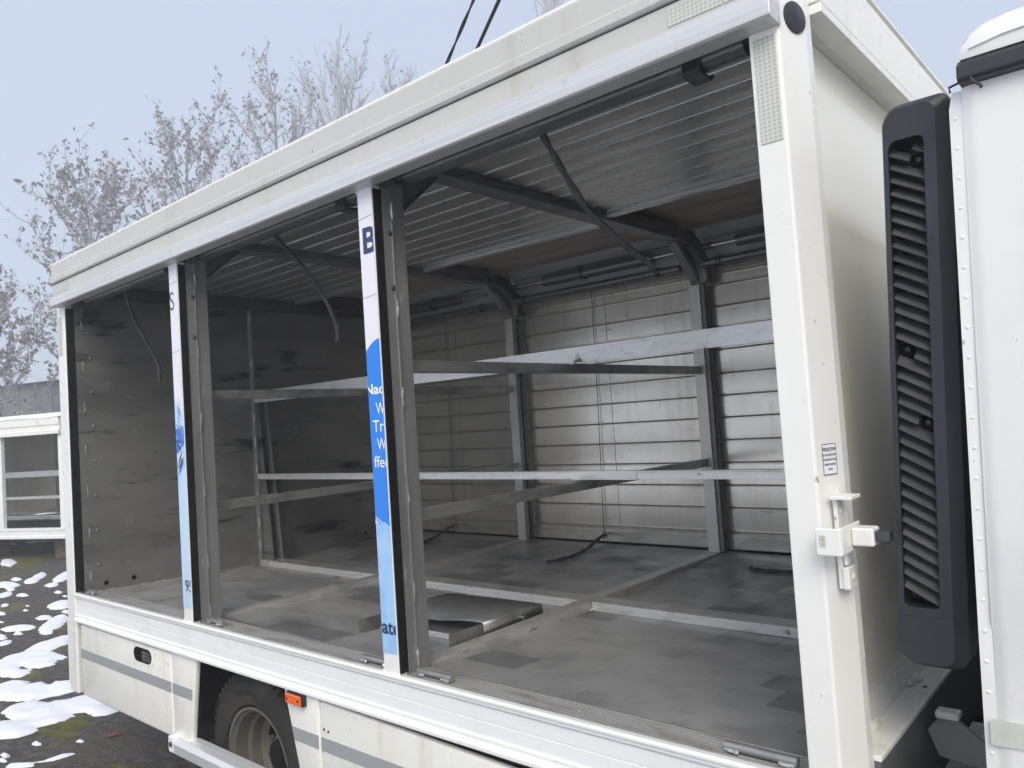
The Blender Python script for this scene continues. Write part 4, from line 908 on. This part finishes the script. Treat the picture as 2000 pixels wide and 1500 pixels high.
for j, y in enumerate((-0.13, 0.25)):
    for i in range(n1 + 1):
        t = i / n1; x = -0.262 + 0.524 * t
        z = 0.060 + (0.009 * math.cos((t - 0.5) * math.pi * 2) * (-1) * (1 - j) - 0.006 * (1 - j)) * math.sin(math.pi * t)
        cvr.v.append((x, y, z))
    cvr.v.append((0.268, y, 0.054)); cvr.v.append((0.269, y, 0.016))
m1 = n1 + 3
for i in range(m1 - 1): cvr.f.append((i, i + 1, m1 + i + 1, m1 + i))
co = obj('bowed_cover', cvr, 'tray_sheet', tray, smooth=True)
sol = co.modifiers.new('thick', 'SOLIDIFY'); sol.thickness = 0.003; sol.offset = -1
for y in (-0.10, 0.11): obj('bolt', MB().disc((0.2692, y, 0.030), (1, 0, 0), 0.008, 0.008, 6), 'bar_aluminium', co)

# ------------------------------------------------------------------ fallen leaves and a stray block
def leaf(loc, rz, sz, label):
    lm = MB(); pts = [(-1, 0), (-0.5, 0.42), (0.1, 0.5), (0.6, 0.3), (1.0, 0.05), (0.6, -0.35), (0, -0.5), (-0.6, -0.35)]
    lm.v = [(a * sz, b * sz, 0.16 * sz * (a * a + b)) for a, b in pts] + [(0, 0, 0)]
    lm.f = [(8, i, (i + 1) % 8) for i in range(8)]
    o = obj('fallen_leaf', lm, 'leaf_rust'); o.location = loc; o.rotation_euler.z = rz
    s = o.modifiers.new('thick', 'SOLIDIFY'); s.thickness = 0.001
    tag(o, label, 'leaf', 'fallen leaves')
leaf((-1.405, 1.055, TZ + fz_(1.055) + 0.004), 0.6, 0.020, 'rust brown fallen leaf on the truck floor close against the centre rail')
leaf((-1.20, 0.93, TZ + fz_(0.93) + 0.004), 2.0, 0.018, 'rust brown fallen leaf on the truck floor beside the floor crossbar')
leaf((-2.72, 0.30, 0.012), 1.2, 0.045, 'reddish fallen leaf on the mossy ground below the rear locker')
leaf((-9.0, 1.75, 0.014), 0.2, 0.05, 'reddish fallen leaf on bare ground among small snow patches')
sb = obj('stone_block', MB().box(-0.14, 0.14, -0.10, 0.10, 0, 0.16), 'stone_dark', None, 0.012)
sb.location = (-13.0, 3.15, -0.01); sb.rotation_euler.z = 0.4
tag(sb, 'dark square stone block on the moss behind the truck', 'stone block')

# ------------------------------------------------------------------ snow
# patches: centre x, y and the two half axes of each
SNOW_P = [(-12.096, 2.394, 0.17, 0.067, 0.47, -0.133),(-10.108, 1.922, 0.087, 0.037, 0.15, -0.043),(-10.006, 2.183, -0.086, 0.115, 0.251, -0.078),(-9.705, 1.989, 0.051, 0.071, 0.237, -0.072),(-9.521, 2.316, -0.198, 0.19, 0.378, -0.127),(-9.026, 2.015, 0.051, 0.068, 0.171, -0.056),(-9.714, 1.712, 0.181, 0.08, 0.232, -0.065),(-9.357, 1.641, 0.071, 0.032, 0.22, -0.062),(-8.929, 1.464, -0.008, 0.079, 0.202, -0.056),(-8.644, 1.566, 0.089, 0.04, 0.098, -0.029),(-8.353, 1.877, 0.051, 0.023, 0.114, -0.038),(-7.965, 1.821, 0.035, 0.016, 0.071, -0.024),(-7.453, 1.599, 0.003, 0.125, 0.287, -0.096),(-8.174, 1.254, -0.001, 0.036, 0.106, -0.029),(-7.809, 1.377, 0.027, 0.012, 0.05, -0.015),(-7.549, 1.274, 0.032, 0.015, 0.064, -0.019),(-6.904, 1.258, 0.047, 0.058, 0.112, -0.035),(-6.981, 1.502, 0.049, 0.024, 0.117, -0.039),(-7.653, 1.075, 0.051, 0.025, 0.095, -0.026),(-7.16, 0.949, 0.036, 0.018, 0.057, -0.015),(-6.634, 0.938, 0.102, 0.123, 0.155, -0.044),(-6.378, 0.868, 0.048, 0.025, 0.073, -0.021),(-6.467, 1.213, -0.2, 0.196, 0.333, -0.109),(-6.385, 0.728, 0.053, 0.027, 0.144, -0.04),(-6.093, 0.676, -0.023, 0.062, 0.09, -0.025),(-5.543, 0.864, -0.123, 0.264, 0.204, -0.066),(-5.168, 0.607, 0.159, 0.182, 0.29, -0.088),(-4.992, 0.406, 0.169, 0.096, 0.238, -0.067),(-5.044, 0.77, 0.049, 0.055, 0.107, -0.036),(-4.296, 0.275, 0.262, 0.154, 0.28, -0.082),(-4.082, 0.462, 0.078, 0.128, 0.19, -0.063),(-3.546, 0.395, 0.171, 0.183, 0.183, -0.065),(-3.68, 0.186, 0.236, 0.142, 0.209, -0.065),(-3.267, 0.455, 0.075, 0.081, 0.107, -0.041),(-3.458, -0.028, 0.117, 0.123, 0.189, -0.053),(-3.392, 0.157, 0.066, 0.157, 0.085, -0.027),(-3.024, -0.011, 0.028, 0.03, 0.036, -0.011),(-2.818, 0.153, 0.019, 0.019, 0.026, -0.01),(-2.968, -0.197, 0.029, 0.017, 0.079, -0.022),(-2.681, -0.023, 0.035, 0.114, 0.032, -0.011),(-2.745, -0.179, 0.057, 0.059, 0.04, -0.012)]
SNOW_H = [(-4.686, 0.537, 0.082, 0.046, 0.128, -0.04),(-4.953, 0.486, 0.042, 0.024, 0.085, -0.025),(-4.28, 0.538, 0.078, 0.045, 0.058, -0.019),(-3.772, 0.349, 0.06, 0.064, 0.03, -0.01),(-4.419, 0.38, 0.047, 0.027, 0.058, -0.018),(-4.691, 0.721, 0.059, 0.033, 0.099, -0.034),(-4.255, 0.449, 0.039, 0.022, 0.057, -0.018)]
def snowh(x, y):
    p = Vector((x * 0.80, y * 1.25, 3.1))
    rough_ = noise.noise(p * 5 + Vector((1, 7, 0))) * 0.32 + noise.noise(p * 11) * 0.30 + noise.noise(p * 25) * 0.18
    if -13.6 < x < -2.0 and -1.2 < y < 4.2:
        best = -1.0; sb_ = 1.0
        for cx, cy_, ax, ay, bx, by in SNOW_P:
            dx, dy = x - cx, y - cy_
            if abs(dx) > abs(ax) * 1.5 + abs(bx) * 1.5 or abs(dy) > abs(ay) * 1.5 + abs(by) * 1.5: continue
            dt = ax * by - ay * bx
            q = math.hypot((dx * by - dy * bx) / dt, (ax * dy - ay * dx) / dt)
            sc_ = min(1.0, min(math.hypot(ax, ay), math.hypot(bx, by)) / 0.22)
            if (1 - q * q) * sc_ > best: best = (1 - q * q) * (sc_ if q < 1 else 1); sb_ = sc_
        for cx, cy_, ax, ay, bx, by in SNOW_H:
            dx, dy = x - cx, y - cy_; dt = ax * by - ay * bx
            q = math.hypot((dx * by - dy * bx) / dt, (ax * dy - ay * dx) / dt)
            if q < 1.6: best = min(best, q - 1)
        return best + rough_ * 0.9 * max(sb_, 0.3) if best > -0.99 else best
    return noise.noise(p * 0.6) * 0.7 + noise.noise(p * 2.3 + Vector((5, 1, 0))) * 0.42 + rough_ - 0.33
def snow_sheet(name, x0, x1, y0, y1, st, bias, amp, ground_only=None):
    s = MB(); nx_ = int((x1 - x0) / st); ny_ = int((y1 - y0) / st); H = []
    for i in range(nx_ + 1):
        for j in range(ny_ + 1):
            x, y = x0 + i * st, y0 + j * st
            H.append(snowh(x, y) + bias)
    idx = {}
    def vid(i, j):
        k_ = i * (ny_ + 1) + j
        if k_ not in idx:
            h = H[k_]; x, y = x0 + i * st, y0 + j * st
            z = -0.012 if h < -0.02 else amp * (1 - math.exp(-max(h, 0) * 4)) + 0.010 * noise.noise(Vector((x * 9, y * 9, 1))) * min(1, max(h, 0) * 6) + (0.002 if h >= 0 else -0.01)
            idx[k_] = len(s.v); s.v.append((x, y, z))
        return idx[k_]
    for i in range(nx_):
        for j in range(ny_):
            a = [i * (ny_ + 1) + j, (i + 1) * (ny_ + 1) + j, (i + 1) * (ny_ + 1) + j + 1, i * (ny_ + 1) + j + 1]
            if max(H[q] for q in a) > 0:
                s.f.append((vid(i, j), vid(i + 1, j), vid(i + 1, j + 1), vid(i, j + 1)))
    return s
sn = snow_sheet('s', -13.5, -2.1, -1.1, 4.1, 0.034, 0.0, 0.028)
for (q0, q1, r0, r1, st, bi) in ((-26, -13.62, -1.1, 14, 0.16, -0.12), (-42, 30, -44, -3.0, 0.30, 0.52)):  # second zone: unseen snow behind the camera, made dense to brighten reflections and fill
    t_ = snow_sheet('s', q0, q1, r0, r1, st, bi, 0.05); b = len(sn.v); sn.v += t_.v; sn.f += [tuple(b + i for i in f) for f in t_.f]
mo = MB(); st_ = 0.05
for (q0, q1, r0, r1, bi) in ((-15.5, -10.8, 2.0, 4.6, 0.05), (-4.2, -1.6, -0.6, 0.5, -0.10), (-8.5, -5.0, 0.6, 2.6, -0.22)):
    nx_ = int((q1 - q0) / st_); ny_ = int((r1 - r0) / st_); hh_ = {}
    for i in range(nx_ + 1):
        for j in range(ny_ + 1):
            x, y = q0 + i * st_, r0 + j * st_
            ed_ = min(i, nx_ - i, j, ny_ - j) * st_
            h = noise.noise(Vector((x * 0.9, y * 1.6, 9))) * 0.6 + noise.noise(Vector((x * 5, y * 5, 2))) * 0.4 + noise.noise(Vector((x * 14, y * 14, 4))) * 0.25 + bi - max(0, 0.4 - ed_)
            hh_[i, j] = (len(mo.v), h)
            mo.v.append((x, y, min(0.014, 0.004 + h * 0.03) if h > 0 else -0.01))
    for i in range(nx_):
        for j in range(ny_):
            c4 = [hh_[i, j], hh_[i + 1, j], hh_[i + 1, j + 1], hh_[i, j + 1]]
            if max(k_[1] for k_ in c4) > 0: mo.f.append(tuple(k_[0] for k_ in c4))
tag(obj('moss', mo, 'moss', smooth=True), 'low yellow green moss growing on the bare ground', 'moss', kind='stuff')
so_ = obj('snow_patches', sn, 'snow', smooth=True)
tag(so_, 'patches of thawing white snow on the dark ground', 'snow', kind='stuff')

# ------------------------------------------------------------------ dismounted body in the background
ob2 = empty('dismounted_truck_body', (-11.15, 2.92, 0), R(21))
tag(ob2, 'open white truck body with snow on its roof, set down behind the truck', 'truck body')
L2 = 4.2; Z0, Z1 = 0.36, 2.30
sl2 = obj('sill', MB().prism([(0.06, Z0), (-0.01, Z0), (-0.01, Z0 + 0.04), (0, Z0 + 0.05), (0, Z0 + 0.12), (-0.01, Z0 + 0.13), (-0.01, Z0 + 0.17), (0.06, Z0 + 0.17)], 'x', -L2, 0), 'sill_aluminium', ob2)
hd2 = obj('header', MB().prism([(0.1, Z1), (-0.05, Z1), (-0.05, Z1 - 0.12), (-0.035, Z1 - 0.13), (-0.035, Z1 - 0.20), (-0.06, Z1 - 0.21), (-0.06, Z1 - 0.27), (0.1, Z1 - 0.27)], 'x', -L2, 0), 'white_paint', ob2)
for x in (-L2, -2.83, -1.45, -0.09):
    obj('corner_post' if x in (-L2, -0.09) else 'door_post', MB().box(x, x + 0.085, 0.001, 0.06, Z0 + 0.171, Z1 - 0.271), 'sill_aluminium', ob2)
obj('end_wall', MB().box(-0.06, 0.0, 0.101, 2.3, Z0 + 0.01, Z1 - 0.01), 'white_paint', ob2)
obj('end_wall', MB().box(-L2, -L2 + 0.06, 0.101, 2.3, Z0 + 0.01, Z1 - 0.01), 'white_paint', ob2)
obj('far_wall', MB().box(-L2 + 0.061, -0.061, 2.25, 2.3, Z0 + 0.2, Z1 - 0.02), 'slat_aluminium', ob2)
obj('roof', MB().box(-L2 + 0.061, -0.061, 0.101, 2.249, Z1 - 0.06, Z1 - 0.01), 'cove_panel', ob2)
for z in (Z0 + 0.95, Z0 + 0.55, Z0 + 0.20): obj('divider', MB().box(-L2 + 0.07, -0.07, 1.08, 1.13, z, z + (0.10 if z > 1.2 else 0.05)), 'scuffed_bar', ob2)
for x in (-2.83, -1.45): obj('far_post', MB().box(x, x + 0.07, 2.17, 2.249, Z0 + 0.2, Z1 - 0.1), 'bar_aluminium', ob2)
obj('upright', MB().box(-0.40, -0.34, 1.03, 1.07, Z0 + 0.19, Z1 - 0.10), 'bar_aluminium', ob2)
for z in (Z0 + 0.25,): obj('floor_rail', MB().tube([(-L2 + 0.07, 0.6, z), (-0.5, 0.6, z)], 0.03, 8), 'bar_aluminium', ob2)
obj('floor_deck', MB().box(-L2 + 0.07, -0.07, 0.065, 2.249, Z0 + 0.02, Z0 + 0.14), 'chassis_black', ob2)
for x in (-L2 + 0.3, -2.2, -0.6):
    for y in (0.3, 1.9): obj('support_block', MB().box(x, x + 0.25, y, y + 0.25, -0.005, Z0 + 0.018), 'timber', ob2)
s2 = MB(); n2 = 40
for i in range(n2 + 1):
    for j in range(13):
        x = -L2 - 0.02 + (L2 + 0.06) * i / n2; y = -0.06 + 2.4 * j / 12
        edge = min(1, min(j, 12 - j) / 1.5) * min(1, min(i, n2 - i) / 1.5)
        s2.v.append((x, y, Z1 + 0.004 + 0.085 * edge ** 0.6 + 0.02 * noise.noise(Vector((x * 1.5, y * 2, 0)))))
for i in range(n2):
    for j in range(12):
        a = i * 13 + j; s2.f.append((a, a + 13, a + 14, a + 1))
for i in range(n2 + 1):       # skirt down to the roof
    s2.v.append((s2.v[i * 13][0], -0.058, Z1 + 0.001))
bsk = (n2 + 1) * 13
for i in range(n2): s2.f.append((i * 13, (i + 1) * 13, bsk + i + 1, bsk + i))
obj('roof_snow', s2, 'snow', ob2, smooth=True)

# ------------------------------------------------------------------ hall far off in the fog
def polar(az, d): return Vector((CAM.x + d * math.sin(R(az)), CAM.y + d * math.cos(R(az)), 0))
c_ = polar(-72, 36)
hall = empty('industrial_hall', tuple(c_), R(72 - 90 + 90 - 72 + 18))
tag(hall, 'long low grey metal clad hall half lost in the fog', 'building')
wl = obj('wall', MB().box(-16, 10, 0, 10, 0, 4.55), 'hall_wall', hall)
for i in range(26): obj('cladding_rib', MB().box(-15.9 + i, -15.82 + i, -0.04, -0.001, 0.3, 4.5), 'hall_wall', wl)
obj('roof', MB().prism([(-0.3, 4.551), (5, 5.1), (10.3, 4.551)], 'x', -16.3, 10.3), 'hall_roof', hall)
obj('door', MB().box(-4, -1, -0.06, -0.002, 0, 3.2), 'hall_roof', hall)

# ------------------------------------------------------------------ overhead cables
for i, (d0, d1, a_, b_, tw, lb_) in enumerate((((-0.65147, 0.72549, 0.54871), (-0.68474, 0.70174, 0.46808), 5.2, 6.1, True, 'twisted black overhead cable, the left one of the two above the truck'),
                                  ((-0.62644, 0.74733, 0.54652), (-0.65309, 0.72809, 0.48536), 5.0, 5.65, False, 'straight black overhead cable, the right one of the two above the truck'))):
    p0 = CAM + Vector(d0) * a_; p1 = CAM + Vector(d1) * b_; dv = (p1 - p0).normalized()
    cm = MB(); q0 = p0 - dv * 9; N = 420; pts = [q0 + dv * (34 * k / N) for k in range(N + 1)]
    if tw:
        u_ = dv.cross(Vector((0, 0, 1))).normalized(); w_ = dv.cross(u_)
        for ph_ in (0, math.pi):
            cm.tube([p + (u_ * math.cos(k * 0.52 + ph_) + w_ * math.sin(k * 0.52 + ph_)) * 0.007 for k, p in enumerate(pts)], 0.007, 5)
    else: cm.tube(pts[::20], 0.013, 7)
    tag(obj('overhead_cable', cm, 'black_rubber', smooth=True), lb_, 'cable', 'overhead cables')

# ------------------------------------------------------------------ trees
def tree(az, d, h, spread, upright, seeds, seed, m, label, levels=(24, 8, 6)):
    rn = random.Random(seed); h = 1.75 + (h - 1.75) * 1.5; d *= 1.5; spread *= 1.5; base = polar(az, d)
    t = empty('bare_tree', tuple(base)); tag(t, label, 'tree', 'bare trees in the fog')
    tk, br, sd_ = MB(), MB(), MB()
    def limb(p, d_, ln, r, k, curl, mb, n, up):
        pts = [p.copy()]; dd = d_.copy()
        for i in range(k):
            dd = (dd + Vector((rn.uniform(-1, 1), rn.uniform(-1, 1), rn.uniform(-0.6, 1))) * curl + Vector((0, 0, up))).normalized()
            pts.append(pts[-1] + dd * ln / k)
        mb.tube(pts, [max(r * (1 - 0.8 * i / k), 0.004) for i in range(k + 1)], n, cap=False)
        return pts
    tp = limb(Vector((0, 0, -0.1)), Vector((rn.uniform(-0.05, 0.05), rn.uniform(-0.05, 0.05), 1)), h * 0.93, h * 0.014, 10, 0.035, tk, 8, 0.05)
    def at(pts, f):
        x = f * (len(pts) - 1); i = min(int(x), len(pts) - 2); return pts[i].lerp(pts[i + 1], x - i), (pts[i + 1] - pts[i]).normalized()
    n1, n2_, n3 = levels
    def clump(p):
        s_ = rn.uniform(0.03, 0.06)
        for _ in range(5):
            a = Vector((rn.gauss(0, 1), rn.gauss(0, 1), rn.gauss(-0.4, 1))) * s_
            b_ = Vector((rn.gauss(0, 1), rn.gauss(0, 1), rn.gauss(0, 1))) * s_ * 0.8
            c__ = p + Vector((rn.gauss(0, 1), rn.gauss(0, 1), rn.gauss(-0.5, 1))) * s_ * 0.8
            k = len(sd_.v); sd_.v += [tuple(c__ - a), tuple(c__ + b_), tuple(c__ + a * 0.8), tuple(c__ - b_ * 0.7)]; sd_.f.append((k, k + 1, k + 2, k + 3))
    for i in range(n1):
        f = 0.22 + 0.76 * (i / n1) ** 0.85; p, dr = at(tp, min(f, 0.985))
        a = i * 2.4 + rn.uniform(-0.4, 0.4)
        out = Vector((math.cos(a), math.sin(a), 0))
        tilt = upright + rn.uniform(-0.15, 0.2)
        dv = (out * (1 - tilt) + Vector((0, 0, tilt))).normalized()
        ln = spread * (1.25 - 0.75 * f) * rn.uniform(0.75, 1.2)
        lp = limb(p, dv, ln, h * 0.0042 * (1.3 - f), 7, 0.10, br, 5, 0.07)
        for j in range(n2_):
            p2, d2 = at(lp, 0.22 + 0.78 * (j + rn.random()) / n2_)
            dv2 = (d2 * 0.8 + Vector((rn.gauss(0, 0.55), rn.gauss(0, 0.55), rn.gauss(0.18, 0.4)))).normalized()
            l2 = ln * 0.36 * rn.uniform(0.6, 1.25)
            q = limb(p2, dv2, l2, h * 0.0011 + 0.008, 4, 0.15, br, 4, 0.10)
            for k in range(n3):
                p3, d3 = at(q, 0.12 + 0.88 * (k + rn.random()) / n3)
                dv3 = (d3 * 0.7 + Vector((rn.gauss(0, 0.5), rn.gauss(0, 0.5), rn.gauss(0.2, 0.4)))).normalized()
                q3 = limb(p3, dv3, l2 * 0.45 * rn.uniform(0.6, 1.3), h * 0.0003 + 0.007, 3, 0.2, br, 3, 0.12)
                if rn.random() < seeds: clump(q3[-1])
                if rn.random() < seeds * 0.5: clump(q3[1])
    obj('trunk', tk, m, t, smooth=True)
    obj('crown', br, m, t)
    if seeds: obj('seed_clusters', sd_, 'hazed_seed', t)
    return t
tree(-75.4, 21, 5.7, 2.2, 0.40, 0.75, 11, 'hazed_bark', 'low bare tree with dark seed clusters at the far left beside the white pillar')
tree(-68.8, 23, 9.0, 3.2, 0.46, 0.85, 12, 'hazed_bark', 'bare tree with dark seed clusters rising above the rear corner of the truck', (28, 8, 6))
tree(-63.2, 25, 11.7, 3.5, 0.48, 0.75, 13, 'hazed_bark', 'bare tree with seed clusters, second from the rear corner of the roof', (30, 8, 6))
tree(-57.8, 27, 14.1, 3.7, 0.50, 0.60, 14, 'hazed_bark', 'tall bare tree with seed clusters, left of the twiggy tree without any', (32, 8, 6))
tree(-53.0, 33, 17.6, 4.4, 0.62, 0.10, 15, 'hazed_bark', 'tall twiggy bare tree with upright branches left of the two cables', (46, 9, 7))
tree(-47.6, 36, 18.9, 4.4, 0.66, 0.12, 16, 'hazed_bark', 'pale twiggy bare tree directly left of the twisted cable', (46, 9, 7))
tree(-37.4, 31, 22.0, 3.0, 0.80, 0.0, 17, 'hazed_pale_bark', 'faint narrow poplar right of the cables above the roof edge', (40, 8, 6))
tree(-13.8, 31, 18.6, 3.0, 0.80, 0.0, 18, 'hazed_pale_bark', 'faint narrow poplar above the gap between truck body and cab', (40, 8, 6))

# ------------------------------------------------------------------ fog
hz = obj('haze', MB().box(-100, 100, -100, 100, -1.0, 36.0), 'snow')
hz.data.materials.clear()
hm = bpy.data.materials.new('fog'); hm.use_nodes = True; ht = hm.node_tree; ht.nodes.clear()
ho = ht.nodes.new('ShaderNodeOutputMaterial'); hv = ht.nodes.new('ShaderNodeVolumePrincipled')
hv.inputs['Color'].default_value = (0.975, 0.98, 0.99, 1); hv.inputs['Density'].default_value = 0.0072; hv.inputs['Anisotropy'].default_value = 0.2
ht.links.new(hv.outputs[0], ho.inputs['Volume']); hz.data.materials.append(hm)
tag(hz, 'pale even fog over the whole yard', 'fog', kind='stuff')
